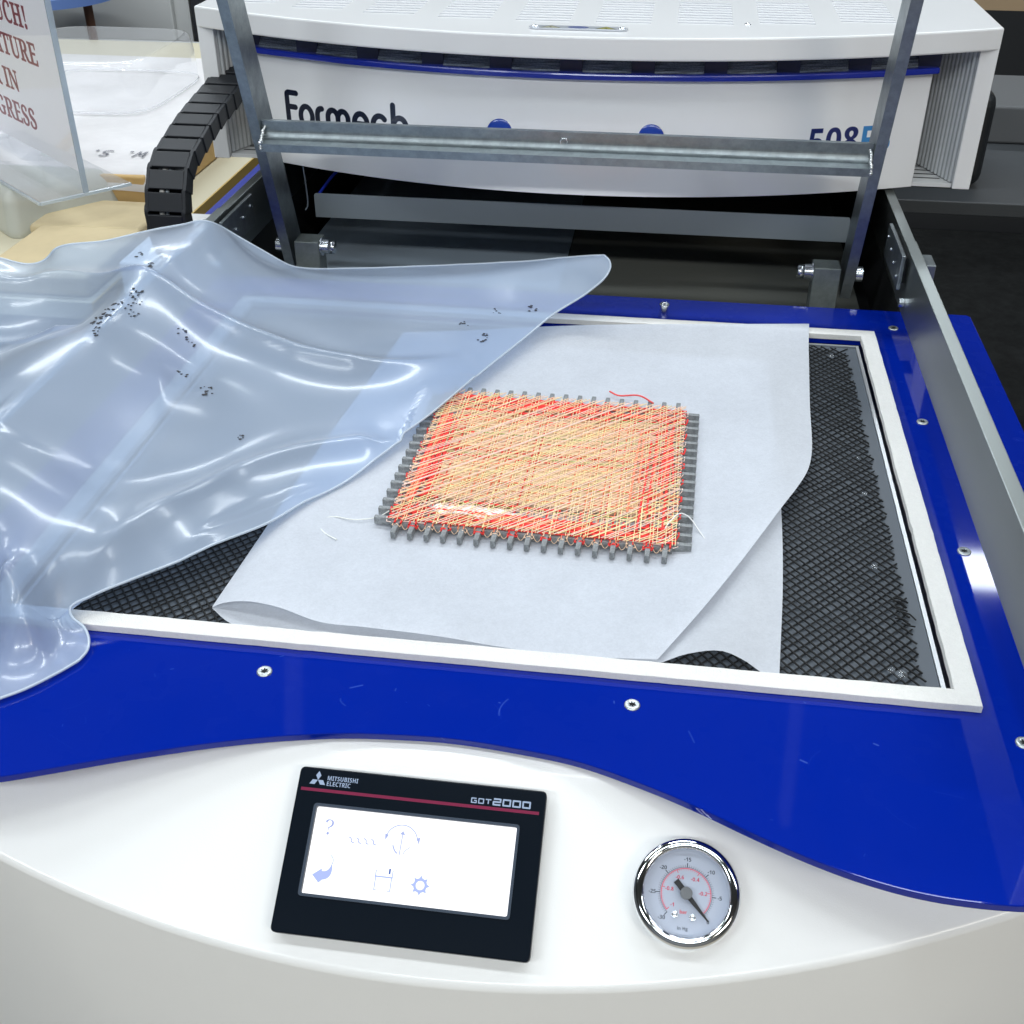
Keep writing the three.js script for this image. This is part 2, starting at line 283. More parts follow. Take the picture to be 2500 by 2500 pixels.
  const fr = new THREE.Shape(); rr(fr, dx0 - .0012, dy0 - .0012, dx1 + .0012, dy1 + .0012, .002); const fh = new THREE.Path(); rr(fh, dx0 + .0002, dy0 + .0002, dx1 - .0002, dy1 - .0002, .0012); fr.holes.push(fh);
  sub('display_frame', new THREE.ExtrudeGeometry(fr, { depth: .0003, bevelEnabled: false }), std([.03, .045, .07], .35), 0, 0, .0052);
  sub('gasket', new THREE.ExtrudeGeometry((() => { const q = new THREE.Shape(); rr(q, -w / 2 + .001, -h / 2 + .001, w / 2 - .001, h / 2 - .001, .003); return q; })(), { depth: .003, bevelEnabled: false }), M.black, 0, 0, -.0040);
}
{
  const R = .0256, ctr = [.1323, -.0409 + .003, .3768 + .002];
  const rim = lathe([[R - .0058, .0006], [R - .0056, .0062], [R - .0047, .0076], [R - .0030, .0080], [R - .0008, .0068], [R, .0048], [R, .0010], [R - .0006, -.004]], 72); rim.rotateX(Math.PI / 2);
  const gauge = part('vacuum_gauge', rim, M.chrome, machine, ctr, TILT);
  const sub = (n, geo, mat, x, y, z, rz = 0) => { const m = new THREE.Mesh(geo, mat); m.name = n; m.position.set(x, y, z); m.rotation.z = rz; m.castShadow = m.receiveShadow = true; gauge.add(m); return m; };
  const face = canvasTex(1024, 1024, (c, W) => {
    const O = W / 2, rad = (a) => a * Math.PI / 180; c.fillStyle = '#b4bccc'; c.fillRect(0, 0, W, W);
    // 0 stands at the lower right, -30 inHg / -1 bar at the lower left
    const A0 = 47, A1 = 47 - 270 - 4, at = (f) => rad(A0 + (A1 - A0) * f);
    c.strokeStyle = '#343b47'; c.fillStyle = '#343b47'; c.lineWidth = 5; c.beginPath(); c.arc(O, O, 316, at(1), at(0)); c.stroke();
    const tick = (f, r0, r1, w, col) => { c.strokeStyle = col; c.lineWidth = w; const a = at(f); c.beginPath(); c.moveTo(O + Math.cos(a) * r0, O + Math.sin(a) * r0); c.lineTo(O + Math.cos(a) * r1, O + Math.sin(a) * r1); c.stroke(); };
    for (let k = 0; k <= 60; k++) tick(k / 60, 316, k % 10 ? 344 : 366, k % 10 ? 4 : 11, '#39414d');
    c.strokeStyle = '#e0324e'; c.lineWidth = 9; c.beginPath(); c.arc(O, O, 302, at(.985), at(.02)); c.stroke();
    for (let k = 0; k <= 50; k++) tick(k / 51, 302, k % 10 ? 278 : 262, k % 10 ? 4 : 9, '#d8415c');
    const txt = (s, f, r, col, px) => { const a = at(f); c.fillStyle = col; c.font = `bold ${px}px sans-serif`; c.textAlign = 'center'; c.textBaseline = 'middle'; c.fillText(s, O + Math.cos(a) * r, O + Math.sin(a) * r); };
    ['0', '-5', '-10', '-15', '-20', '-25', '-30'].forEach((s, k) => txt(s, k / 6, 410, '#2b323e', 64));
    [['-0.2', 10], ['-0.4', 20], ['-0.6', 30], ['-0.8', 40], ['-1', 50]].forEach(([s, k]) => txt(s, k / 51, 208, '#c62c4a', 62));
    c.fillStyle = '#d8323f'; c.font = 'bold 58px sans-serif'; c.fillText('bar', O - 22, O + 214); c.fillStyle = '#39414d'; c.font = 'bold 54px sans-serif'; c.fillText('in Hg', O - 22, O + 404);
  });
  sub('dial', new THREE.CircleGeometry(R - .0056, 64), std([1, 1, 1], .6, { map: face }), 0, 0, .0012);
  const nd = new THREE.Shape(); nd.moveTo(0, .0013); nd.lineTo(.0062, .0010); nd.lineTo(.0160, .0003); nd.lineTo(.0160, -.0003); nd.lineTo(.0062, -.0010); nd.lineTo(0, -.0013); nd.lineTo(-.0075, -.0014); nd.lineTo(-.0075, .0014); nd.closePath();
  sub('pointer', new THREE.ExtrudeGeometry(nd, { depth: .0005, bevelEnabled: false }), std([.01, .01, .012], .5), 0, 0, .0030, -47 * Math.PI / 180);
  sub('hub', cyl(.0029, .0016, 28).rotateX(Math.PI / 2), std([.16, .17, .18], .4), 0, 0, .0042);
  const sg = lathe([[0, .0004], [.0008, .0004], [.0014, .0007], [.0017, .0002], [.0017, 0]], 16).rotateX(Math.PI / 2);
  sub('dial_screw', sg, M.zinc, -.0048, -.0098, .0014); sub('dial_screw', sg, M.zinc, .0036, -.0104, .0014);
  sub('glass', cyl(R - .0056, .0006, 48).rotateX(Math.PI / 2), phy([1, 1, 1], .02, { transmission: 1, thickness: 0, ior: 1.5 }), 0, 0, .0062);
}
// ------------------------------------------------------------------ rails, clamp frame, rear bay
for (const s of [-1, 1]) {
  const xi = s * .3008, xo = s * .3103, X0 = Math.min(xi, xo), X1 = Math.max(xi, xo);
  const rail = part('rail', boxUV(merge([box(X0, X1, .0193, .0693, -.242, .33, .0006), box(X0 + (s > 0 ? .0006 : 0), X1 - (s > 0 ? 0 : .0006), .0193, .0680, -.80, -.2428, .0006)])), M.rail, machine);
  const pl = s > 0 ? [.2945, .2978] : [-.2978, -.2945];
  const br = part('bracket_plate', box(pl[0], pl[1], .0375, .0672, -.292, -.210, .0008), M.galv, rail);
  part('bracket_spacer', box(s > 0 ? .2979 : -.3007, s > 0 ? .3007 : -.2979, .041, .063, -.285, -.217), M.black, rail);
  for (const [y, z] of [[.058, -.283], [.054, -.262], [.050, -.241], [.046, -.220]]) part('rivet', cyl(.0014, .0012, 12).rotateZ(Math.PI / 2), M.zinc, rail, [s * .2941, y, z]);
  part('stop_block', box(s > 0 ? .3105 : -.324, s > 0 ? .324 : -.3105, .030, .0595, -.238, -.212, .0008), M.galv, rail);
  part('pivot_bolt', cyl(.004, .004, 18).rotateZ(Math.PI / 2), M.zinc, rail, [s * .2985, .031, -.199]);
}
{
  const F = groupPart('clamp_frame', machine, [0, .012, -.302]);
  const zu = (y) => -.303 + .36 * y, at = (x, y, dz = 0) => V(x, y, zu(y) + dz);
  for (const s of [-1, 1]) part('upright', boxUV(bar(at(s * .2692, -.006, -.017), at(s * .2692, .52, -.017), .0094, .034)), M.galv, F);
  // cross bar: angle section with a rolled inner corner and a front lip
  const q = new THREE.Shape(); q.moveTo(0, 0); q.lineTo(0, .0072); q.lineTo(.010, .0072); q.quadraticCurveTo(.0145, .0085, .0155, .013); q.lineTo(.0160, .0215); q.lineTo(.0195, .0215); q.lineTo(.0195, 0); q.closePath();
  const cb = new THREE.ExtrudeGeometry(q, { depth: .5286, bevelEnabled: false, curveSegments: 6 }); cb.rotateY(Math.PI / 2); cb.translate(-.2643, 0, 0);
  cb.applyMatrix4(new THREE.Matrix4().makeRotationX(Math.atan(.36) * .5)); // sheet folded with the leaning frame
  cb.translate(0, .1215, -.2445);
  part('cross_bar', boxUV(cb), M.galv, F);
  part('rivet_hole', new THREE.TorusGeometry(.0030, .0008, 8, 24), M.zinc, F, [.0047, .1370, -.2578], [.18, 0, 0]); part('rivet_hole', cyl(.0027, .001, 20).rotateX(Math.PI / 2), M.void, F, [.0047, .1370, -.2582], [.18, 0, 0]);
  for (const s of [-1, 1]) {                      // weld beads in the corners
    const b = []; for (let k = 0; k < 11; k++) { const t = k / 10, g = new THREE.IcosahedronGeometry(.0016 + jit(.0004), 1); g.translate(s * (.2625 + jit(.0006)), .1300 + .014 * t, -.2445 - .0175 * Math.min(1, t * 1.3) + .003); b.push(g); }
    for (let k = 0; k < 4; k++) { const g = new THREE.IcosahedronGeometry(.0016, 1); g.translate(s * .2630, .1245 + k * .002, -.2435 - k * .0008); b.push(g); }
    part('weld', merge(b), std([.72, .74, .74], .32, { metalness: 1 }), F);
  }
  for (const s of [-1, 1]) {
    const x0 = s > 0 ? .2362 : -.2608, x1 = s > 0 ? .2608 : -.2362;
    part('hinge_block', box(x0, x1, -.03, .0195, -.3215, -.2985, .0012), M.block, F);
    const hex = (w, h, xx) => part('bolt', cyl(w, h, 6).rotateZ(Math.PI / 2), M.zinc, F, [xx, .0115, -.309], [.3, 0, 0]);
    part('nut', cyl(.0074, .0065, 6).rotateZ(Math.PI / 2), M.zinc, F, [s * .2318, .0115, -.309], [.5, 0, 0]);
    part('washer', cyl(.0088, .0012, 28).rotateZ(Math.PI / 2), M.zinc, F, [s * .2356, .0115, -.309]);
    part('lock_nut', lathe([[0, .0034], [.0045, .0034], [.0064, .0020], [.0066, -.0034], [0, -.0034]], 6).rotateZ(s > 0 ? Math.PI / 2 : -Math.PI / 2), M.zinc, F, [s * .2252, .0115, -.309]);
    hex(.0072, .006, s * .2785);
  }
  part('rear_plate', (() => { const h = new THREE.Shape(), r = .003; h.moveTo(-.2525 + r, .0265); h.lineTo(.2695, .0265); h.lineTo(.2695, .0505 - r); h.quadraticCurveTo(.2695, .0505, .2695 - r, .0505); h.lineTo(-.2525 + r, .0505); h.quadraticCurveTo(-.2525, .0505, -.2525, .0505 - r); h.lineTo(-.2525, .0265); const g = new THREE.ExtrudeGeometry(h, { depth: .0015, bevelEnabled: false }); g.translate(0, 0, -.352); return boxUV(g); })(), M.bayMetal, machine);
  part('bay_floor', box(-.36, .36, -.128, -.062, -.95, -.267), M.void, machine);
  part('bay_tray', box(-.292, -.006, -.040, -.0380, -.70, -.28), std([.34, .41, .48], .45), machine);
  part('bay_panel', box(-.0055, .292, -.042, -.0402, -.70, -.28), std([.13, .135, .12], .6), machine);
  part('bay_back', box(-.33, .33, -.06, .066, -.72, -.71), M.void, machine);
  for (const s of [-1, 1]) part('side_frame', box(s > 0 ? .312 : -.335, s > 0 ? .335 : -.312, -.12, .018, -.80, -.27), M.void, machine);
  part('side_strip', box(-.405, -.388, -.03, -.006, -.62, -.43), std([.003, .02, .33], .4), machine);
  const wire = part('wire', tube([V(-.250, .047, -.36), V(-.242, .058, -.385), V(-.2355, .0635, -.40)], .0016, 6), std([.003, .02, .33], .4), machine);
  part('wire_sleeve', tube([V(-.2355, .0635, -.40), V(-.2275, .0705, -.415)], .0019, 6), std([.75, .75, .75], .5), wire);
  part('guide_rod', tube([V(-.2775, .072, -.40), V(-.2765, .02, -.40), V(-.279, .016, -.40)], .0009, 6), M.zinc, machine);
}
// ------------------------------------------------------------------ heater hood
const HX = .0075, TOP = .216;
{
  const H = groupPart('heater_hood', machine, [HX, .072, -.39]);
  const zp = (x) => -.314 - .69 * (x - HX) ** 2, zl = (x) => -.292 - .66 * (x - HX) ** 2, zs = (x) => -.3085 - .66 * (x - HX) ** 2;
  const plan = (f, x0, x1, zb) => { const s = new THREE.Shape(); s.moveTo(x0, -zb); for (let i = 0; i <= 64; i++) { const x = x0 + (x1 - x0) * i / 64; s.lineTo(x, -f(x)); } s.lineTo(x1, -zb); return s; };
  const X0 = HX - .3708, X1 = HX + .3708;
  part('hood_cap', boxUV(toCreasedNormals(extrudeXZ(plan(zl, X0, X1, -1.0), .197, TOP, .0016), .6)), M.hoodWhite, H);
  for (const s of [-1, 1]) {
    const xa = HX + s * .3708, xb = HX + s * .355, x0 = Math.min(xa, xb), x1 = Math.max(xa, xb);
    part('hood_cheek', box(x0, x1, .0722, .1992, -.995, -.3824, .0008), M.hoodWhite, H);
    // vertical ribs on the inner side of the cheek, slotted tray beneath
    const rx = HX + s * .3545, lx = HX + s * .316, za = -.388, zb = -.486, ribs = [], n = 17;
    for (let k = 0; k < n; k++) { const t = (k + .5) / n, g = new THREE.CylinderGeometry(.0019, .0019, .1195, 8); g.translate(rx + (lx - rx) * t, .1368, za + (zb - za) * t); ribs.push(boxUV(g)); }
    part('rib', merge(ribs), std([.60, .62, .63], .35), H).userData.kind = 'stuff';
    part('alcove_wall', boxUV(bar(V(rx, .1368, za - .001), V(lx, .1368, zb - .001), .1195, .0012, V(0, 1, 0))), std([.42, .44, .45], .5), H);
    part('tray', box(s > 0 ? HX + .290 : HX - .3545, s > 0 ? HX + .3545 : HX - .290, .0725, .0760, -.60, -.386), std([.72, .73, .73], .35), H);
    const sl = []; for (let k = 0; k < 9; k++) sl.push(box(s > 0 ? HX + .300 : HX - .346 + k * .0022, s > 0 ? HX + .346 - k * .0022 : HX - .300, .0761, .0764, -.402 - k * .0125, -.4002 - k * .0125));
    part('tray_slot', merge(sl), M.void, H).userData.kind = 'stuff';
  }
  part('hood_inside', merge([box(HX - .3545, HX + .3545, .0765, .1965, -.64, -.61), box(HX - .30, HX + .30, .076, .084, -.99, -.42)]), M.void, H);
  part('hood_back', box(X0, X1, .072, .1965, -1.0, -.9955), M.hoodWhite, H);
  // curved front panel with the printed lettering
  const PX0 = HX - .318, PX1 = HX + .318, PY0 = .0722, PY1 = .1764, pw = PX1 - PX0, ph = PY1 - PY0;
  const print = canvasTex(2048, Math.round(2048 * ph / pw), (c, W, Hh) => {
    const k = W / pw, X = (x) => (x - PX0) * k, Y = (y) => (PY1 - y) * k; c.fillStyle = '#fff'; c.fillRect(0, 0, W, Hh);
    c.strokeStyle = '#121c33'; c.lineCap = 'round'; c.lineJoin = 'round'; c.lineWidth = .0052 * k;
    const u = .000115 * k, bx = X(-.2785), by = Y(.1125), S = (f) => { c.beginPath(); f(); c.stroke(); }, xh = 165 * u, fh = 262 * u; // rounded monoline letters
    let x = bx + 17 * u; S(() => { c.moveTo(x, by); c.lineTo(x, by - fh + 22 * u); c.quadraticCurveTo(x, by - fh, x + 24 * u, by - fh); c.lineTo(x + 92 * u, by - fh); }); S(() => { c.moveTo(x, by - fh * .56); c.lineTo(x + 76 * u, by - fh * .56); });
    const bowl = (cx, w, h) => S(() => c.ellipse(cx, by - h / 2, w / 2, h / 2, 0, 0, 7));
    bowl(bx + 196 * u, 112 * u, xh);
    x = bx + 302 * u; S(() => { c.moveTo(x, by); c.lineTo(x, by - xh * .6); c.quadraticCurveTo(x, by - xh, x + 46 * u, by - xh); });
    x = bx + 402 * u; S(() => { c.moveTo(x, by); c.lineTo(x, by - xh * .6); c.ellipse(x + 47 * u, by - xh * .62, 47 * u, xh * .38, 0, Math.PI, 2 * Math.PI); c.lineTo(x + 94 * u, by); }); S(() => { c.moveTo(x + 94 * u, by - xh * .6); c.ellipse(x + 141 * u, by - xh * .62, 47 * u, xh * .38, 0, Math.PI, 2 * Math.PI); c.lineTo(x + 188 * u, by); });
    S(() => { c.ellipse(bx + 706 * u, by - xh / 2, 59 * u, xh / 2, 0, .7, 2 * Math.PI); c.lineTo(bx + 650 * u, by - xh / 2); });
    S(() => c.ellipse(bx + 878 * u, by - xh / 2, 62 * u, xh / 2, 0, .8, 2 * Math.PI - .8));
    x = bx + 1000 * u; S(() => { c.moveTo(x, by); c.lineTo(x, by - fh); }); S(() => { c.moveTo(x, by - xh * .55); c.ellipse(x + 55 * u, by - xh * .6, 55 * u, xh * .4, 0, Math.PI, 2 * Math.PI); c.lineTo(x + 110 * u, by); });
    c.font = `bold ${.0335 * k}px sans-serif`; c.textBaseline = 'alphabetic'; c.save(); c.translate(X(.2190), Y(.1085)); c.scale(.86, 1); c.fillStyle = '#16266a'; c.fillText('508', 0, 0); const w = c.measureText('508').width; c.fillStyle = '#3e8fd0'; c.fillText('FS', w, 0); c.restore();
  });
  const fm = phy([.87, .872, .875], .24, { clearcoat: .5, clearcoatRoughness: .05, map: print });
  const shell = extrudeXZ(plan((x) => zp(x) - .0006, PX0, PX1, -.47), PY0, PY1, .0006); 
  part('front_panel', toCreasedNormals(boxUV(shell), .5), M.hoodWhite, H);
  const skin = gridGeo(90, 1, (uu, v) => { const x = PX0 + .0006 + (pw - .0012) * uu, y = PY0 + .0006 + (ph - .0012) * v; return [x, y, zp(x), (x - PX0) / pw, (y - PY0) / ph]; });
  skin.index.array.forEach((_, i, a) => { if (i % 3 === 1) { const t = a[i]; a[i] = a[i + 1]; a[i + 1] = t; } }); skin.computeVertexNormals();
  part('panel_face', skin, fm, H);
  for (const x of [-.0597, .0773]) part('button', lathe([[0, .0026], [.0060, .0024], [.0102, .0014], [.0122, .0006], [.0125, 0]], 36).rotateX(Math.PI / 2), phy([.004, .045, .36], .3, { clearcoat: .8, clearcoatRoughness: .1 }), H, [x, .1265, zp(x)]);
  // blue shelf with mesh grille in the slot under the cap
  part('shelf', boxUV(toCreasedNormals(extrudeXZ(plan(zs, PX0 - .004, PX1 + .004, -.43), .1766, .1822, .0014), .6)), phy([.002, .02, .36], .3, { clearcoat: .8, clearcoatRoughness: .08 }), H);
  const gm = std([.50, .58, .72], .45, { metalness: .2, map: noiseTex(128, [[4, 60, 1], [60, 90, .6]], (v) => .6 + .6 * (v - .5), true, 22) });
  for (let k = -5; k <= 5; k++) {
    const xc = HX - .0035 + k * .0632; if (Math.abs(xc - HX) > .325) continue;
    const gx0 = Math.max(xc + .0102, PX0), gx1 = Math.min(xc + .053, PX1);
    if (gx1 - gx0 > .01) part('grille', gridGeo(8, 1, (uu, v) => { const x = gx0 + (gx1 - gx0) * uu; return [x, .1824 + v * .0135, zs(x) - .005 - v * .018, x, -v * .022]; }), gm, H);
    part('divider', box(xc - .010, xc + .010, .1823, .1967, zs(xc) - .04, zs(xc) - .0075), M.darkBlue, H);
  }
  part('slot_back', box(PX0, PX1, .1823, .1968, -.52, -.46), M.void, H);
  // rows of pressed louvres and the badge on top
  const lv = box(-.0245, .0245, -.0006, .0005, -.0009, .0009, .0003);
  for (let k = -4; k <= 4; k++) for (let j = 0; j < 9; j++) { const x = -.0265 + .0725 * k; if (Math.abs(x - HX) > .345) continue; part('louvre', lv, M.louvre, H, [x, TOP + .0002, -.3575 - .5 * (x - HX) ** 2 - .0122 * j]); }
  const badge = canvasTex(512, 80, (c, W, Hh) => { c.fillStyle = '#cfd3da'; c.fillRect(0, 0, W, Hh); c.fillStyle = '#5f6fae'; c.beginPath(); c.ellipse(256, 40, 54, 30, 0, 0, 7); c.fill(); c.strokeStyle = '#b9bfe0'; c.lineWidth = 4; c.beginPath(); c.ellipse(256, 40, 34, 12, 0, 0, 7); c.stroke();
    for (const [x, f] of [[112, '#d9d7b8'], [400, '#c9c562']]) { c.fillStyle = f; c.strokeStyle = '#55523a'; c.lineWidth = 5; c.beginPath(); c.moveTo(x - 52, 68); c.lineTo(x, 10); c.lineTo(x + 52, 68); c.closePath(); c.fill(); c.stroke(); c.beginPath(); c.moveTo(x, 30); c.lineTo(x - 6, 48); c.lineTo(x + 5, 46); c.lineTo(x, 62); c.stroke(); } });
  const bs = new THREE.Shape(), bw = .0430, bh = .0064; bs.moveTo(-bw + bh, -bh); bs.lineTo(bw - bh, -bh); bs.absarc(bw - bh, 0, bh, -Math.PI / 2, Math.PI / 2); bs.lineTo(-bw + bh, bh); bs.absarc(-bw + bh, 0, bh, Math.PI / 2, 1.5 * Math.PI);
  const bg = extrudeXZ(bs, 0, .0016, .0003, 12); { const p = bg.attributes.position, uv = bg.attributes.uv; for (let i = 0; i < p.count; i++) uv.setXY(i, p.getX(i) / (2 * bw) + .5, -p.getZ(i) / (2 * bh) + .5); }
  part('badge', bg, std([.9, .9, .9], .3, { metalness: .5, map: badge }), H, [.0088, TOP + .0001, -.3228]);
  for (const x of [-.0290, .0466]) part('badge_screw', lathe([[0, .0012], [.002, .001], [.003, 0]], 16), M.zinc, H, [x, TOP + .0017, -.3228]);
  part('cap_screw', lathe([[0, .0012], [.002, .001], [.003, 0]], 16), M.zinc, H, [.1555, TOP + .0001, -.3645]);
}
// ------------------------------------------------------------------ cable drag chain at the left of the hood
{
  const D = groupPart('drag_chain', machine, [-.36, .06, -.23]);
  const path = new THREE.CatmullRomCurve3([[.1640, -.428], [.1575, -.402], [.1480, -.37], [.1415, -.338], [.1335, -.304], [.1225, -.270], [.114, -.248], [.1015, -.2335], [.083, -.2245], [.062, -.2210], [.040, -.2265], [.020, -.2400], [.005, -.262]].map(([y, z]) => V(0, y, z)));
  const L = path.getLength(), pitch = .0196, n = Math.floor(L / pitch);
  const outer = new RoundedBoxGeometry(.0326, .0030, .0170, 2, .0008), inner = outer.clone().translate(0, -.0135, 0); outer.translate(0, -.0015, 0);
  const cheek = (s) => { const q = new THREE.Shape(); q.moveTo(-.0092, 0); q.lineTo(.0100, -.0006); q.absarc(.0095, -.008, .0074, Math.PI / 2, -Math.PI / 2, true); q.lineTo(-.0092, -.016); q.closePath(); const g = new THREE.ExtrudeGeometry(q, { depth: .0026, bevelEnabled: true, bevelThickness: .0003, bevelSize: .0003, bevelOffset: -.0003, bevelSegments: 1, curveSegments: 6 }); g.rotateY(Math.PI / 2); g.translate(s * .0175 - .0013, -.0003, 0); return g; };
  const geo = merge([outer, inner, cheek(-1), cheek(1)]);
  for (let k = 0; k < n; k++) {
    const t = (k + .5) / n, p = path.getPointAt(t), d = path.getTangentAt(t), m = part('chain_link', geo, M.chain, D, [-.337 - .020 * t, p.y, p.z]);
    m.rotation.x = Math.atan2(-d.y, d.z);
  }
  const cab = (dx, dy, r) => tube(Array.from({ length: 16 }, (_, i) => { const t = i / 15, p = path.getPointAt(t), d = path.getTangentAt(t); return V(-.337 - .020 * t + dx, p.y - d.z * dy, p.z + d.y * dy); }), r, 8);
  part('cable', cab(-.006, .0075, .0024), std([.72, .72, .70], .4), D); part('cable', cab(-.001, .0078, .0018), std([.35, .40, .45], .4), D);
}
// ------------------------------------------------------------------ black plastic net on the forming table
{
  const x0 = -.2555, x1 = .2555, z0 = -.1800, z1 = .2490, strands = [];
  for (const [deg, w, h, y, sp] of [[51.5, .0013, .0014, -.0058, .0050], [-47, .0011, .0012, -.0065, .0051]]) {
    const a = deg * Math.PI / 180, dx = Math.cos(a), dz = Math.sin(a), nx = -dz, nz = dx;
    for (let k = -90; k <= 90; k++) {
      const cx = nx * k * sp, cz = .034 + nz * k * sp; let t0 = -9, t1 = 9;
      for (const [c, d, lo, hi] of [[cx, dx, x0, x1], [cz, dz, z0, z1]]) { const a0 = (lo - c) / d, a1 = (hi - c) / d; t0 = Math.max(t0, Math.min(a0, a1)); t1 = Math.min(t1, Math.max(a0, a1)); }
      if (t1 - t0 < .008) continue; t0 -= rnd() * .0045; t1 += rnd() * .0045;
      const n = Math.max(2, Math.ceil((t1 - t0) / .03)), pts = [], ph = rnd() * 9; for (let i = 0; i <= n; i++) { const t = t0 + (t1 - t0) * i / n, q = .0006 * Math.sin(t * 40 + ph) ; pts.push(V(cx + dx * t + nx * q, y + .0003 * Math.sin(t * 70 + ph), cz + dz * t + nz * q)); }
      const g = tube(pts, w / 2, 5, n); g.scale(1, 1, 1); strands.push(g);
    }
  }
  for (let k = 0; k < 7; k++) { const x = .251 + jit(.003), z = .170 + k * .004; strands.push(tube([V(x, -.0058, z), V(x + .003, -.0045, z + .002 + jit(.002)), V(x + .007, -.0056, z + .003 + jit(.003))], .0006, 4)); }
  single('plastic_net', merge(strands), M.net, 'black diamond mesh plastic net lying on the grey table inside the white seal', 'mesh mat').userData.kind = 'thing';
  const bead = new THREE.SphereGeometry(.0024, 16, 10), glass = phy([.9, .93, .96], .04, { transmission: .93, thickness: 0, ior: 1.47 });
  [[.243, -.161, 1, 'clear glue drop on the net in the far right corner'], [.247, .006, .6, 'tiny clear glue drop on the net beside the right end of the paper'], [.246, .056, .9, 'clear glue drop on the net right of where the paper edge bends'], [.2425, .141, 1, 'clear glue drop on the net halfway down the right strip'], [.2450, .2425, 1.5, 'large clear glue drop on the net in the near right corner'], [.2400, .2395, 1, 'small clear glue drop left of the large drop in the near right corner']]
    .forEach(([x, z, k, l]) => { const m = single('glue_drop', bead, glass, l, 'glue drop', [x, -.0045, z]); m.scale.set(k, k * .7, k); m.userData.group = 'clear glue drops on the black net'; });
}
// ------------------------------------------------------------------ sheets: a patch over four edge curves
const P3 = (L) => new THREE.CatmullRomCurve3(L.map((p) => V(...p)), false, 'centripetal');
function coons(T, B, Lf, R) {                      // T, B left to right; Lf, R top to bottom
  const c = [T, B, Lf, R].map((q) => { const k = P3(q); k.arcLengthDivisions = 800; return k; }), co = [c[0].getPointAt(0), c[0].getPointAt(1), c[1].getPointAt(0), c[1].getPointAt(1)];
  return (u, v) => {
    const t = c[0].getPointAt(u), b = c[1].getPointAt(u), l = c[2].getPointAt(v), r = c[3].getPointAt(v), o = V();
    o.addScaledVector(t, 1 - v).addScaledVector(b, v).addScaledVector(l, 1 - u).addScaledVector(r, u);
    return o.addScaledVector(co[0], -(1 - u) * (1 - v)).addScaledVector(co[1], -u * (1 - v)).addScaledVector(co[2], -(1 - u) * v).addScaledVector(co[3], -u * v);
  };
}
{
  const paper = thing('release_paper', 'folded sheet of white release paper lying across the net under the string frame', 'paper', [0, -.009, .03]);
  const foldL = [[-0.1198, -0.0003, -0.1490], [-0.1297, -0.0033, -0.0520], [-0.1391, -0.0033, 0.0569], [-0.1446, -0.0033, 0.1514], [-0.1502, -0.0036, 0.2383]];
  const up = coons([[-0.1198, -0.0003, -0.1490], [-0.0584, 0.0012, -0.1589], [-0.0012, 0.0037, -0.1687], [.06, .0012, -.1875], [.13, .0022, -.196], [.2271, .003, -.2083]],
    [[-0.1502, -0.0036, 0.2383], [-0.1426, 0.0012, 0.2396], [-0.1336, 0.0047, 0.2411], [-0.1227, 0.0072, 0.2432], [-0.1059, 0.0072, 0.2461], [-0.0802, 0.0032, 0.2510], [-0.0554, 0.0037, 0.2525], [-0.0109, 0.0030, 0.2540], [0.0178, 0.0004, 0.2545], [0.0604, -0.0018, 0.2549], [0.1119, -0.0008, 0.2525]], foldL,
    [[.2271, .003, -.2083], [0.2246, 0.0002, -0.1738], [0.2232, -0.0023, -0.1460], [0.2183, -0.0028, -0.0669], [0.2144, -0.0018, 0.0036], [0.2094, 0.0007, 0.0347], [0.2020, 0.0032, 0.0590], [0.1871, 0.0057, 0.0961], [0.1564, 0.0067, 0.1684], [0.1346, 0.0047, 0.2134], [0.1119, -0.0008, 0.2525]]);
  const dip = (f, base, k) => (u, v) => { const p = f(u, v), d = Math.min(u * .36, (1 - u) * .36, v * .42, (1 - v) * .42), e = Math.exp(-((d / k) ** 2)); const wv = .0007 * (vnoise(p.x * 14 + 9, p.z * 14 + 9, 64, 64, 21) - .5) + .0003 * (vnoise(p.x * 45 + 9, p.z * 45 + 9, 64, 64, 22) - .5); return [p.x, Math.max(-.0042, base + (p.y - base) * e + wv * (1 - e * .6)), p.z, p.x, p.z]; };
  part('upper_leaf', gridGeo(90, 100, dip(up, -.0022, .04)), M.paper, paper);
  const low = coons([[-0.1188, -0.0043, -0.1412], [0.0010, -0.0043, -0.1412], [0.1891, -0.0043, -0.1412]], [[-0.1502, -0.0043, 0.2383], [-0.1337, -0.0053, 0.2509], [-0.0980, -0.0053, 0.2569], [0.0010, -0.0053, 0.2584], [0.0901, -0.0053, 0.2574], [0.1119, -0.0043, 0.2519], [0.1277, -0.0008, 0.2455], [0.1465, 0.0017, 0.2431], [0.1594, -0.0008, 0.2465], [0.1708, -0.0046, 0.2521], [0.1787, -0.0048, 0.2524]],
    foldL.map(([x, y, z], i) => [i === 0 ? -.1189 : x, -.0043, i === 0 ? -.1411 : z]), [[0.1891, -0.0043, -0.1412], [0.1891, -0.0043, 0.0074], [0.1887, -0.0043, 0.0826], [0.1852, -0.0038, 0.1658], [0.1787, -0.0048, 0.2524]]);
  part('lower_leaf', gridGeo(70, 80, dip(low, -.0036, .035)), M.paper, paper);
}
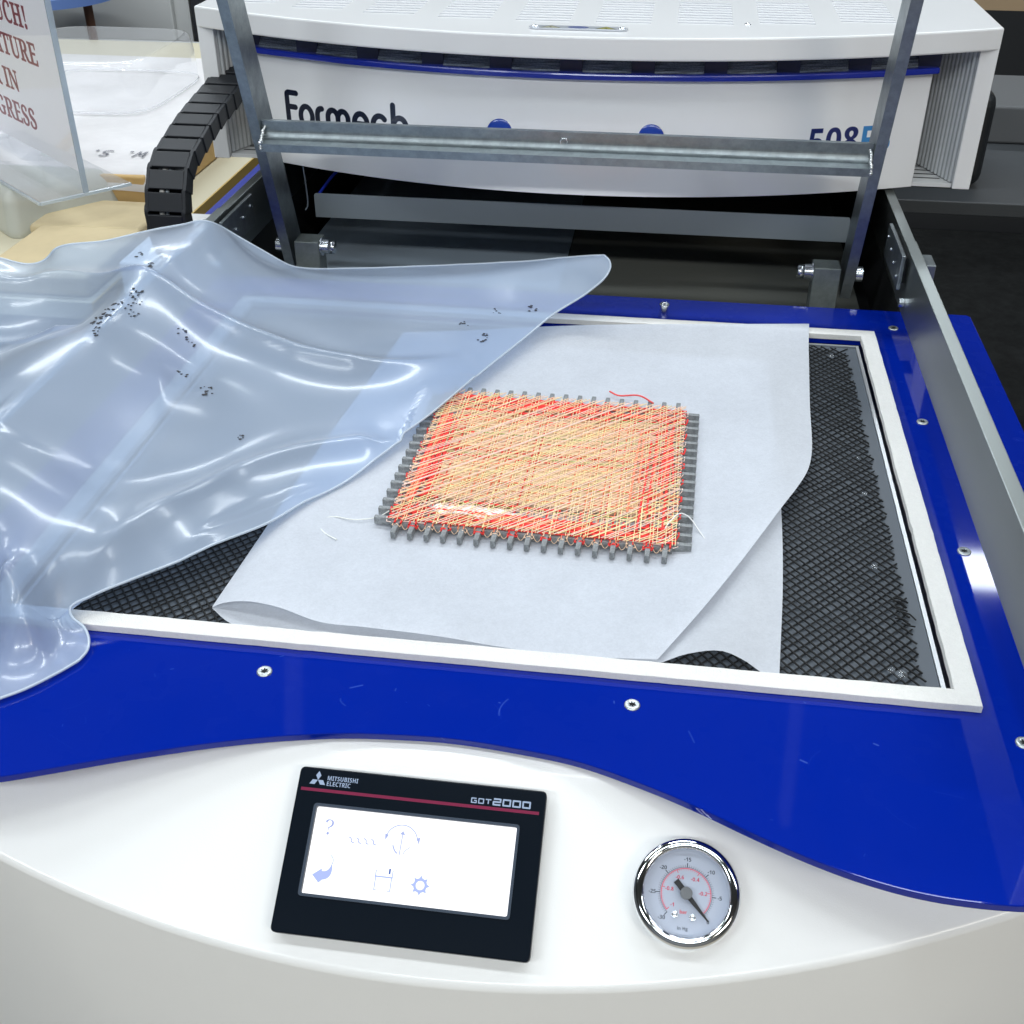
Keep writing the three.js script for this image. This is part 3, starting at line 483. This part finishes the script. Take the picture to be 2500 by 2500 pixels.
// ------------------------------------------------------------------ string frame
{
  const C0 = V(.0292, 0, .0572), PH = -.024, F = thing('string_art_frame', 'grey toothed plastic frame wound with red, peach and yellow thread', 'string frame', [C0.x, -.0022, C0.z]);
  F.rotation.y = PH;                                     // local axes: x across, z towards the viewer, y from the paper
  const put = (n, g, m, x = 0, y = 0, z = 0, ry = 0) => { const o = new THREE.Mesh(g, m); o.name = n; o.position.set(x, y, z); o.rotation.y = ry; o.castShadow = o.receiveShadow = true; F.add(o); return o; };
  const grey = std([.36, .385, .40], .42, { map: noiseTex(128, [[20, 20, 1], [60, 60, 1]], (v) => .8 + .35 * (v - .5), true, 20) }), H = .0905, W = .015;
  const ring = new THREE.Shape(); ring.moveTo(-H, -H); ring.lineTo(H, -H); ring.lineTo(H, H); ring.lineTo(-H, H); ring.closePath(); const rh = new THREE.Path(), hi = H - W; rh.moveTo(-hi, -hi); rh.lineTo(-hi, hi); rh.lineTo(hi, hi); rh.lineTo(hi, -hi); rh.closePath(); ring.holes.push(rh);
  put('base_frame', boxUV(extrudeXZ(ring, .0006, .0058, .0005)), grey);
  const peg = boxUV(new RoundedBoxGeometry(.0034, .0056, .0225, 2, .0006)), pegs = [];
  for (let i = -8; i <= 8; i++) { const t = i * .01075; pegs.push([t, H + .0005, 0], [t, -H - .0005, 0], [H + .0005, t, 1], [-H - .0005, t, 1]); }
  for (const [a, b, k] of pegs) put('peg', peg, grey, k ? a : a, .0038 + jit(.0002), k ? b : b, k ? Math.PI / 2 : 0);
  put('backing_panel', boxUV(new THREE.BoxGeometry(.150, .0018, .130)), std([.93, .74, .48], .8, { map: noiseTex(128, [[9, 30, 1], [30, 60, 1]], (v) => .9 + .2 * (v - .5), true, 9) }), .001, .0044, -.0095);
  const foil = gridGeo(24, 8, (u, v) => { const q = Math.sin(Math.PI * u) ** .5; return [-.070 + .062 * u + .004 * (vnoise(v * 6, u * 9, 32, 32, 33) - .5), .0066 + .0024 * vnoise(u * 12, v * 5, 32, 32, 31), .0725 + (v - .5) * .0125 * q + .006 * (vnoise(u * 9, v * 3, 32, 32, 34) - .5)]; }); put('white_film', foil, std([.86, .86, .87], .35));
  for (const [x, z] of [[-.0845, .0845], [-.0845, -.0845], [.0845, -.0845], [.0845, .0845]]) put('hole', cyl(.0022, .0004, 16), M.void, x, .0059, z);
  const red = [], orange = [], yellow = [], peach = [], pink = [], green = [];
  const P = (i) => i * .01075, Y0 = .0068, straight = (a, b, y, r, to, sag = 0, y2 = y) => { const n = 4, q = []; for (let i = 0; i <= n; i++) { const t = i / n, s = Math.sin(t * Math.PI); q.push(V(a[0] + (b[0] - a[0]) * t + (i % n ? jit(.0005) : 0), y + (y2 - y) * t - sag * s, a[1] + (b[1] - a[1]) * t + (i % n ? jit(.0005) : 0))); } to.push(tube(q, r, 5, 6)); };
  // red weave both ways, denser towards the rim
  for (let i = -8; i <= 8; i++) for (const o of [-.0019, .0019]) {
    straight([P(i) + o, -H - .002], [P(i) + o + jit(.0012), H + .002], Y0 + jit(.0004), Math.abs(i) > 6 ? .0007 : .00044, Math.abs(i) > 6 || rnd() > .82 ? red : rnd() > .45 ? peach : orange, .0012);
    straight([-H - .002, P(i) + o], [H + .002, P(i) + o + jit(.0012)], Y0 + .0008 + jit(.0004), Math.abs(i) > 6 ? .0007 : .00048, Math.abs(i) > 6 || rnd() > .78 ? red : rnd() > .5 ? peach : orange, .0012);
  }
  for (let k = 0; k < 44; k++) {                           // bundles of red yarn along the rim
    const s = (k % 4), a = H - .0045 - rnd() * rnd() * .030, b = a + jit(.003), l0 = -H + .008 + rnd() * .06, l1 = H - .004 - rnd() * .07, pt = (l, d) => (s === 0 ? [l, d] : s === 1 ? [l, -d] : s === 2 ? [d, l] : [-d, l]);
    straight(pt(l0, a), pt(l1, b), Y0 + .0006 + rnd() * .0006, .0008, k % 3 ? red : orange, 0);
  }
  for (let i = -8; i <= 8; i++) for (const s of [-1, 1]) { // loops round the teeth and out of them
    const loop = (f, to, r, y = .0058) => to.push(tube([f(-.0024, -.020 - rnd() * .012, y + .0012), f(-.0026, -.004, y), f(-.0026, .0028, .0045), f(0, .0030, .0072), f(.0026, .0028, .0045), f(.0026, -.004, y), f(.0030 + jit(.004), -.018 - rnd() * .014, y + .0012)], r, 5, 22));
    loop((l, d, y) => V(P(i) + l, y, s * (H + d)), i % 2 ? red : peach, i % 2 ? .0008 : .0004);
    loop((l, d, y) => V(s * (H + d), y, P(i) + l), i % 2 ? red : pink, i % 2 ? .0008 : .0004);
    if (i < 8) {                                            // thread crossing down the outer face between teeth
      const m = P(i) + .0054, z = s * (H + .0012);
      peach.push(tube([V(P(i) + .0018, .0066, z - s * .001), V(m, .0016, z), V(P(i + 1) - .0018, .0066, z - s * .001)], .0003, 5, 10));
      pink.push(tube([V(s * (H + .0012), .0066, P(i) + .0018), V(s * (H + .0013), .003, m), V(s * (H + .0010), .0066, P(i + 1) - .0018)], .0003, 5, 10));
    }
  }
  for (let i = -8; i <= 8; i++) for (const o of [-.0023, .0002, .0023]) straight([P(i) + o, -H - .001], [P(i) + o + .0035 + jit(.0015), H + .001], Y0 + .0016, .00026, yellow, .0010);
  for (let i = -8; i <= 8; i += 1) straight([-H - .001, P(i) + jit(.002)], [H + .001, P(i) + jit(.002)], Y0 + .0012, .00026, i % 3 ? yellow : green, .0010);
  // long slanting threads from the left and near teeth to the far and right teeth
  for (let i = -16; i <= 16; i++) for (const o of [-.0026, .0002, .0028]) {
    const c = i * .01075 + (i > 0 ? .0 : 0) + o, e = H + .0012, a = c > 0 ? [c - e + .0, e] : [-e, c + e], b = c > 0 ? [e, c - e] : [c + e, -e];
    if (Math.hypot(b[0] - a[0], b[1] - a[1]) < .012) continue;
    straight([a[0] + jit(.0006), a[1]], [b[0], b[1] + jit(.0006)], Y0 + .0024 + jit(.0004), .00034, [peach, pink, peach, yellow][Math.floor(rnd() * 4)], .0012);
  }
  const cloth = (c) => std(c, .85), list = [['red_yarn', red, [.86, .05, .045]], ['orange_thread', orange, [.93, .27, .15]], ['yellow_thread', yellow, [.95, .82, .45]], ['peach_thread', peach, [.97, .70, .50]], ['pink_thread', pink, [.96, .74, .66]], ['green_thread', green, [.32, .55, .16]]];
  for (const [n, g, c] of list) put(n, merge(g), cloth(c)).userData.kind = 'stuff';
  // loose ends
  const W2 = (x, y, z) => { const d = V(x - C0.x, 0, z - C0.z).applyAxisAngle(V(0, 1, 0), -PH); return V(d.x, y + .0082, d.z); };
  put('loose_end', tube([W2(.064, -.0045, -.0602), W2(.071, -.0050, -.0552), W2(.087, -.0015, -.0505), W2(.0985, -.0005, -.0375)], .0007, 6), cloth([.85, .10, .10]));
  put('loose_end', tube([W2(.112, -.001, .131), W2(.115, .000, .124), W2(.1215, .001, .1145), W2(.127, -.001, .115), W2(.134, -.005, .124), W2(.143, -.0060, .145), W2(.1455, -.0062, .155)], .00045, 5), cloth([.85, .85, .85]));
  put('loose_end', tube([W2(-.067, -.002, .1335), W2(-.074, -.006, .1355), W2(-.088, -.0062, .1405), W2(-.105, -.0062, .1395), W2(-.1105, -.0062, .148), W2(-.1045, -.0062, .1575), W2(-.094, -.0062, .1645)], .00045, 5), cloth([.82, .84, .80]));
}
// ------------------------------------------------------------------ translucent silicone membrane thrown over the left side
const MEM = {"T":[[-0.563,0.05,-0.091],[-0.509,0.055,-0.101],[-0.457,0.06,-0.117],[-0.416,0.064,-0.132],[-0.379,0.068,-0.148],[-0.342,0.071,-0.175],[-0.318,0.073,-0.187],[-0.298,0.075,-0.19],[-0.286,0.062,-0.202],[-0.268,0.042,-0.208],[-0.241,0.028,-0.215],[-0.192,0.022,-0.23],[-0.131,0.026,-0.233],[-0.093,0.03,-0.232],[-0.043,0.038,-0.225],[0.008,0.046,-0.222],[0.037,0.05,-0.221],[0.046,0.051,-0.22]],"R":[[0.046,0.051,-0.22],[0.051,0.051,-0.209],[0.053,0.05,-0.193],[0.049,0.046,-0.18],[0.037,0.036,-0.174],[0.011,0.022,-0.159],[-0.001,0.016,-0.145],[-0.027,0.01,-0.091],[-0.051,0.008,-0.026],[-0.063,0.007,0.007],[-0.078,0.004,0.042],[-0.104,0.002,0.098],[-0.125,0.003,0.134],[-0.139,0.006,0.164],[-0.155,0.01,0.19],[-0.171,0.012,0.212],[-0.198,0.012,0.242],[-0.214,0.01,0.256],[-0.224,0.007,0.264],[-0.221,0.004,0.268],[-0.213,0.001,0.272],[-0.207,-0.001,0.28],[-0.205,-0.003,0.287],[-0.206,-0.003,0.296]],"B":[[-0.282,-0.003,0.366],[-0.257,-0.003,0.351],[-0.234,-0.003,0.331],[-0.224,-0.003,0.322],[-0.214,-0.003,0.309],[-0.206,-0.003,0.296]],"I":[[-0.419,0.058,-0.128],[-0.424,0.042,-0.087],[-0.431,0.028,-0.052],[-0.346,0.044,-0.028],[-0.337,0.056,-0.066],[-0.443,0.036,0.041],[-0.488,0.045,-0.037],[-0.273,0.054,-0.073],[-0.212,0.034,-0.123],[-0.115,0.022,-0.156],[-0.029,0.02,-0.177],[0.015,0.036,-0.191],[-0.07,0.016,-0.105],[-0.141,0.024,-0.062],[-0.249,0.04,0.009],[-0.176,0.022,-0.004],[-0.12,0.013,-0.029],[-0.207,0.027,0.086],[-0.25,0.041,0.117],[-0.246,0.035,0.16],[-0.152,0.012,0.08],[-0.197,0.024,0.184],[-0.223,0.029,0.23],[-0.164,0.01,0.133],[-0.199,0.02,0.214],[-0.255,0.038,0.272],[-0.241,0.026,0.266],[-0.261,0.012,0.273],[-0.255,0.002,0.289],[-0.284,0.02,0.294],[-0.264,-0.002,0.317],[-0.235,0.022,0.29],[-0.235,0.01,0.296],[-0.234,0.002,0.304],[-0.225,-0.002,0.287],[-0.233,0.006,0.273],[-0.3035,0.0735,-0.2],[-0.3035,0.0735,-0.12],[-0.3035,0.0735,-0.04],[-0.3035,0.0735,0.04],[-0.3035,0.0735,0.12],[-0.3035,0.0735,0.2],[-0.3035,0.0735,0.28],[-0.42,0.03,0.0],[-0.42,0.02,0.2],[-0.45,0.03,-0.15]]};
{
  const all = [...MEM.T, ...MEM.R, ...MEM.B, ...MEM.I], n = all.length, N = n + 3, A = Array.from({ length: N }, () => new Float64Array(N + 1));
  const U = (d2) => (d2 < 1e-12 ? 0 : d2 * Math.log(d2));
  for (let i = 0; i < n; i++) { for (let j = 0; j < n; j++) A[i][j] = U((all[i][0] - all[j][0]) ** 2 + (all[i][2] - all[j][2]) ** 2) + (i === j ? 2e-5 : 0); A[i][n] = A[n][i] = 1; A[i][n + 1] = A[n + 1][i] = all[i][0]; A[i][n + 2] = A[n + 2][i] = all[i][2]; A[i][N] = all[i][1]; }
  for (let i = 0; i < N; i++) { let p = i; for (let k = i + 1; k < N; k++) if (Math.abs(A[k][i]) > Math.abs(A[p][i])) p = k; [A[i], A[p]] = [A[p], A[i]]; for (let k = i + 1; k < N; k++) { const f = A[k][i] / A[i][i]; if (f) for (let m = i; m <= N; m++) A[k][m] -= f * A[i][m]; } }
  const w = new Float64Array(N); for (let i = N - 1; i >= 0; i--) { let s = A[i][N]; for (let m = i + 1; m < N; m++) s -= A[i][m] * w[m]; w[i] = s / A[i][i]; }
  const RIDGES = [
    [[[-.47, -.085], [-.439, -.085], [-.394, -.089], [-.338, -.070], [-.261, -.046], [-.235, -.043], [-.2, -.036], [-.17, -.029], [-.134, -.032], [-.092, -.051], [-.05, -.085]], .017, .013],
    [[[-.09, .05], [-.104, .058], [-.142, .085], [-.173, .123], [-.188, .165], [-.211, .223], [-.228, .265]], .010, .011],
    [[[-.42, -.01], [-.40, -.006], [-.36, .005], [-.33, .0]], .009, .010],
    [[[-.12, .11], [-.15, .165], [-.18, .215]], .004, .008],
    [[[-.255, .03], [-.235, .10], [-.245, .18]], .004, .014],
  ];
  for (const R of RIDGES) R[0] = new THREE.CatmullRomCurve3(R[0].map(([x, z]) => V(x, 0, z)), false, 'centripetal').getPoints(60).map((v) => [v.x, v.z]);
  const smax = (a, b, k) => { const h = Math.max(k - Math.abs(a - b), 0) / k; return Math.max(a, b) + h * h * k * .25; };
  const height = (x, z) => {
    let y = w[n] + w[n + 1] * x + w[n + 2] * z; for (let i = 0; i < n; i++) y += w[i] * U((x - all[i][0]) ** 2 + (z - all[i][2]) ** 2);
    for (const [L, a, wd] of RIDGES) { let d = 9, t = 0; for (let i = 0; i < L.length - 1; i++) { const ax = L[i][0], az = L[i][1], bx = L[i + 1][0] - ax, bz = L[i + 1][1] - az, q = Math.min(1, Math.max(0, ((x - ax) * bx + (z - az) * bz) / (bx * bx + bz * bz))), e = Math.hypot(x - ax - bx * q, z - az - bz * q); if (e < d) { d = e; t = (i + q) / (L.length - 1); } } y += a * Math.min(1, 5 * (1 - t), .3 + 4 * t) * Math.exp(-(Math.sqrt(d * d + 1.2e-5) - .0034) / wd); }
    const calm = Math.min(1, Math.max(0, y / .03)); y += calm * .0004 * (vnoise(x * 17 + 20, z * 17 + 20, 64, 64, 41) - .5) + calm * .0002 * (vnoise(x * 48 + 40, z * 48 + 40, 128, 128, 42) - .5);
    const r = .0722 - .72 * Math.max(0, Math.sqrt((x + .3055) ** 2 + 4e-6) - .0048) - .55 * Math.max(0, z - .17); y = smax(y, r, .0035);           // carried by the rail
    const inWell = Math.abs(x) < .268 && z > -.193 && z < .253; let lo = inWell ? -.0012 : Math.abs(x) < .286 && z > -.211 && z < .271 ? .0012 : DECK + .0012;
    if (x > -.078 && z > -.055 && z < .16) lo = .0095;
    return smax(y, lo, .004);
  };
  const surf = coons(MEM.T, MEM.B, [MEM.T[0], [-.52, .03, .0], [-.44, .01, .2], [-.34, 0, .33], MEM.B[0]], MEM.R);
  const silicone = phy([.54, .655, .84], .33, { transmission: .55, thickness: 0, ior: 1.42, clearcoat: 1, clearcoatRoughness: .13, side: THREE.DoubleSide });
  const mem = thing('silicone_membrane', 'large translucent milky plastic sheet draped over the left rail and half the table', 'plastic sheet', [-.2, 0, .05]);
  const sheet = part('sheet', gridGeo(230, 190, (u, v) => { const p = surf(u, v); return [p.x, height(p.x, p.z), p.z, p.x, p.z]; }), silicone, mem);
  const rimPts = []; for (let i = 0; i <= 400; i++) { const t = i / 400, p = t < .42 ? surf(t / .42, 0) : t < .86 ? surf(1, (t - .42) / .44) : surf(1 - (t - .86) / .14, 1); rimPts.push(V(p.x, height(p.x, p.z), p.z)); }
  part('sheet_edge', tube(rimPts, .0009, 6, 700), phy([.72, .80, .88], .25, { transmission: .4, thickness: 0, ior: 1.42 }), mem);
  const flecks = [];
  for (const [x, z] of [[-.330, -.112], [-.312, -.094], [-.312, -.089], [-.297, -.030], [-.294, -.031], [-.294, -.021], [-.298, -.013], [-.292, -.008], [-.306, -.014], [-.306, 0], [-.306, .012], [-.305, .023], [-.303, .029], [-.297, .038], [-.305, .008], [-.258, -.016], [-.252, -.009], [-.243, .029], [-.224, .036], [-.218, .043], [-.183, .082], [-.314, -.073], [-.064, -.138], [-.046, -.124], [-.046, -.114], [-.01, -.169], [-.04, -.165]])
    for (let k = 0; k < 6; k++) { const g = new THREE.IcosahedronGeometry(.0005 + rnd() * .0008, 0), X = x + jit(.004), Z = z + jit(.004); g.scale(1.2, .25, .6 + rnd()); g.rotateY(rnd() * 6); g.translate(X, height(X, Z) + .0004, Z); flecks.push(g); }
  part('dirt_fleck', merge(flecks), std([.03, .03, .035], .7), sheet).userData.kind = 'stuff';
}
// ------------------------------------------------------------------ left of the machine: side table and what lies on it
const clear = (o = {}) => phy([.985, .99, 1], .05, { transmission: .93, thickness: 0, ior: 1.49, clearcoat: .6, clearcoatRoughness: .03, side: THREE.DoubleSide, ...o });
{
  const T = thing('side_table', 'pale beige side table with a golden edge left of the machine', 'table', [-1, -.95, -.9]);
  part('table_top', box(-1.7, -.4745, -.068, -.0502, -1.49, -.28), std([.60, .55, .40], .6), T);
  part('edge_band', box(-.4743, -.472, -.068, -.050, -1.49, -.28), std([.56, .38, .10], .5), T);
  for (const [x, z] of [[-.53, -.36], [-1.6, -.36], [-.53, -1.42], [-1.6, -1.42]]) part('leg', box(x - .02, x + .02, -.949, -.0685, z - .02, z + .02), std([.3, .3, .3], .5), T);
  single('side_cover', box(-.432, -.379, -.035, 0, -.419, -.27, .003), M.white, 'flat white cover box between the side table and the machine rail', 'cover');
  const K = thing('wrapped_package', 'large white wrapped package with inverted printed letters on the side table', 'package', [-.77, -.05, -.84]);
  const wrapMap = noiseTex(256, [[4, 4, 1], [12, 12, .8], [50, 50, .4]], (v) => [.96 + .10 * (v - .5), .95 + .10 * (v - .5), .95 + .10 * (v - .5)], true, 3);
  part('wrapper', gridGeo(40, 60, (u, v) => { const x = -1.05 + .53 * u, t = v; let z, y; if (t < .8) { z = -1.14 + .58 * t / .8; y = 0; } else { const a = (t - .8) / .2 * Math.PI / 2; z = -.56 + .019 * Math.sin(a); y = -.022 + .022 * Math.cos(a); } return [x, y + .003 * (vnoise(x * 18 + 40, z * 18 + 40, 64, 64, 51) - .5) * Math.min(1, v * 4), z, x, z]; }), std([.80, .795, .79], .6, { map: wrapMap, side: THREE.DoubleSide }), K);
  part('kraft_body', box(-1.05, -.5205, -.0495, -.0035, -1.138, -.5425, .003), std([.62, .42, .17], .7, { map: wrapMap }), K);
  const ws = canvasTex(512, 128, (c, W, H) => { c.clearRect(0, 0, W, H); c.fillStyle = '#2b3448'; c.font = 'bold 108px monospace'; c.save(); c.translate(W / 2, H / 2); c.rotate(Math.PI); c.textAlign = 'center'; c.textBaseline = 'middle'; c.fillText('W. S.', 0, 0); c.restore(); c.globalCompositeOperation = 'destination-out'; for (let j = 0; j < H; j += 10) c.fillRect(0, j, W, 2); for (let i = 0; i < W; i += 10) c.fillRect(i, 0, 2, H); });
  part('printed_mark', gridGeo(12, 6, (u, v) => { const x = -.640 + .118 * u, z = -.628 + .038 * v; return [x, .0026, z, u, 1 - v]; }), std([1, 1, 1], .7, { map: ws, transparent: true, alphaTest: .35, side: THREE.DoubleSide }), K);
  const tan = () => std([.60, .50, .30], .75, { map: wrapMap });
  single('wrapped_slab', box(-.62, -.488, -.0498, -.030, -.535, -.438, .006), tan(), 'flat tan wrapped slab against the front of the white package', 'slab');
  single('wrapped_slab', box(-.60, -.480, -.0498, -.026, -.433, -.29, .006), tan(), 'flat tan wrapped slab nearest the plastic sheet on the side table', 'slab');
  // sign holder: turned, axis w along the sign, n towards the back
  const G = V(-.5504, 0, -.4568), w = V(.76518, 0, .64381), nb = V(.64381, 0, -.76518), at = (s, y, d) => V(G.x + w.x * s + nb.x * d, y, G.z + w.z * s + nb.z * d);
  const slab = (s0, s1, y0, y1, d0, d1, r = .0008) => { const g = box(s0, s1, y0, y1, -d1, -d0, r); g.applyMatrix4(new THREE.Matrix4().makeBasis(w, V(0, 1, 0), nb.clone().negate())); g.translate(G.x, 0, G.z); return g; };
  const bin = thing('plastic_bin', 'upturned milky translucent plastic bin under the clear sign holder', 'bin', [-.68, -.05, -.52]);
  const milk = phy([.70, .72, .66], .5, { transmission: .4, thickness: 0, side: THREE.DoubleSide });
  part('shell', (() => { const g = new RoundedBoxGeometry(.36, .056, .15, 6, .014); const p = g.attributes.position; for (let i = 0; i < p.count; i++) { const k = 1 + .10 * (.028 - p.getY(i)) / .056; p.setX(i, p.getX(i) * k); p.setZ(i, p.getZ(i) * k + .0025 * Math.sin(p.getX(i) * 40)); } g.computeVertexNormals(); g.applyMatrix4(new THREE.Matrix4().makeBasis(w, V(0, 1, 0), nb.clone().negate())); const q = at(-.252, -.0285, .01); g.translate(q.x, q.y, q.z); return g; })(), milk, bin);
  const S = thing('sign_holder', 'clear acrylic sign holder with a T shaped foot on the plastic bin', 'sign holder', [G.x, 0, G.z]);
  part('foot_plate', slab(-.30, 0, .0002, .0034, -.0528, .0541, .0006), clear(), S);
  part('upright_plate', slab(-.30, 0, .0036, .30, -.0030, -.0012, .0006), clear({ transmission: .985, clearcoat: 0, specularIntensity: .35, roughness: .02 }), S);
  part('upright_plate', slab(-.30, 0, .0036, .30, .0012, .0030, .0006), clear({ transmission: .985, clearcoat: 0, specularIntensity: .35, roughness: .02 }), S);
  part('side_edge', slab(-.0022, .0002, .0036, .30, -.0032, .0032, .0006), phy([.60, .68, .76], .12, { transmission: .5, thickness: 0, clearcoat: 1 }), S);
  part('foot_edge', slab(-.0024, .0003, 0, .0036, -.0530, .0543, .0005), phy([.75, .82, .88], .1, { transmission: .5, thickness: 0, clearcoat: 1 }), S);
  part('foot_edge', slab(-.30, -.0025, 0, .0036, -.0550, -.0529, .0005), phy([.75, .82, .88], .1, { transmission: .5, thickness: 0, clearcoat: 1 }), S);
  const notice = canvasTex(1024, 1024, (c, W) => { c.fillStyle = '#f4f2f6'; c.fillRect(0, 0, W, W); c.fillStyle = '#7d0824'; c.textAlign = 'right'; const k = W / .28, X = (s) => (s + .285) * k, Y = (y) => (.285 - y) * k, f = (t, s, y, h) => { c.font = `bold ${h / .70 * k}px serif`; c.save(); c.translate(X(s), Y(y)); c.scale(1.1, 1); c.fillText(t, 0, 0); c.strokeStyle = c.fillStyle; c.lineWidth = 3; c.strokeText(t, 0, 0); c.restore(); };
    f('TOUCH!', -.0665, .1660, .0225); f('ATURE', -.0605, .1285, .0225); f('K IN', -.1340, .0885, .0225); f('PROGRESS', -.1040, .0510, .0225); });
  single('paper_notice', (() => { const g = gridGeo(2, 2, (u, v) => { const p = at(-.285 + .28 * u, .0250 + .26 * v, 0); return [p.x, p.y, p.z, u, (.0250 + .26 * v - .005) / .28]; }); return g; })(), phy([1, 1, 1], .8, { map: notice, transmission: .08, thickness: 0, side: THREE.DoubleSide }), 'white paper notice with red capital letters inside the clear sign holder', 'notice');
  // clear formed tray standing on the package
  const tray = thing('clear_tray', 'clear thermoformed plastic tray with a rounded front on the white package', 'plastic tray', [-.74, 0, -.9]);
  part('shell', gridGeo(40, 30, (u, v) => { const a = u * Math.PI * 2, b = v * Math.PI / 2, sp = (t, e) => Math.sign(t) * Math.abs(t) ** e, X = .118 * sp(Math.cos(a), .4), Z = .125 * sp(Math.sin(a), .4), k = Math.cos(b * .999) ** .22; return [-.735 + X * (.80 + .20 * k) * (v > .93 ? (1 - v) / .07 : 1), .003 + .066 * Math.min(1, Math.sin(b) ** .8) + .004 * Math.sin(u * 40) * (v > .4 && v < .7 ? .3 : 0), -.905 + Z * (.75 + .25 * k) * (v > .93 ? (1 - v) / .07 : 1)]; }), clear({ transmission: .9, roughness: .08 }), tray);
  part('rim', tube(Array.from({ length: 41 }, (_, i) => { const a = i / 40 * Math.PI * 2, sp = (t, e) => Math.sign(t) * Math.abs(t) ** e; return V(-.735 + .118 * sp(Math.cos(a), .4), .004, -.905 + .125 * sp(Math.sin(a), .4)); }), .0012, 6, 120), clear({ transmission: .6 }), tray);
  // far background, left
  const Cb = thing('storage_cabinet', 'pale grey storage cabinet at the back behind the side table', 'cabinet', [-1.6, -.95, -2.5]);
  const cm = std([.60, .61, .60], .6);
  part('carcass', box(-2.6, -1.165, -.949, .9, -2.7, -2.31), cm, Cb);
  part('door', box(-2.59, -1.66, -.80, .88, -2.309, -2.29, .003), cm, Cb); part('door', box(-1.655, -1.205, -.215, .88, -2.309, -2.29, .003), cm, Cb);
  part('plinth', box(-2.59, -1.17, -.80, -.2175, -2.309, -2.30), std([.1, .1, .11], .7), Cb);
  single('dark_post', box(-1.155, -1.12, -.949, .9, -2.4, -2.3), std([.02, .02, .025], .6), 'dark vertical post right of the pale cabinet', 'post');
  single('blue_disc', (() => { const g = cyl(.19, .02, 48); return g; })(), std([.14, .24, .55], .4), 'flat blue round disc at the top left in front of the cabinet', 'disc', [-1.42, -.060, -2.02]);
  single('brown_rod', merge([cyl(.011, .5, 14).translate(0, .25, 0), lathe([[0, .028], [.018, .022], [.034, .004], [.034, 0]], 24)]), std([.10, .04, .02], .5), 'thin brown rod with a rounded foot in front of the cabinet', 'rod', [-1.31, -.195, -2.05]);
  single('rod_shelf', box(-1.8, -1.10, -.21, -.196, -2.2, -2.0), std([.55, .56, .55], .6), 'pale shelf under the brown rod at the back', 'shelf');
}
// ------------------------------------------------------------------ right of the machine
{
  const B = thing('dark_bench', 'dark grey bench standing behind the machine on the right', 'bench', [.9, -.95, -1.2]);
  part('bench_top', box(.30, 1.6, -.1235, -.104, -1.55, -.90, .002), std([.045, .05, .055], .5), B);
  for (const [x, z] of [[.4, -.95], [1.5, -.95], [.4, -1.5], [1.5, -1.5]]) part('leg', box(x - .02, x + .02, -.949, -.124, z - .02, z + .02), std([.02, .02, .02], .6), B);
  single('equipment_case', box(.33, .535, -.1035, .03, -1.15, -.955, .02), M.black, 'black rounded equipment case on the bench behind the hood', 'case');
  single('grey_crate', box(.585, .95, -.1035, -.046, -1.42, -1.2, .004), std([.10, .105, .11], .6), 'dark grey crate on the bench right of the black case', 'crate');
  single('tan_board', box(.745, 1.4, -.075, .4, -2.25, -2.2), std([.42, .30, .18], .7), 'tan board at the top right behind the bench', 'board');
}
renderer.render(scene, camera);
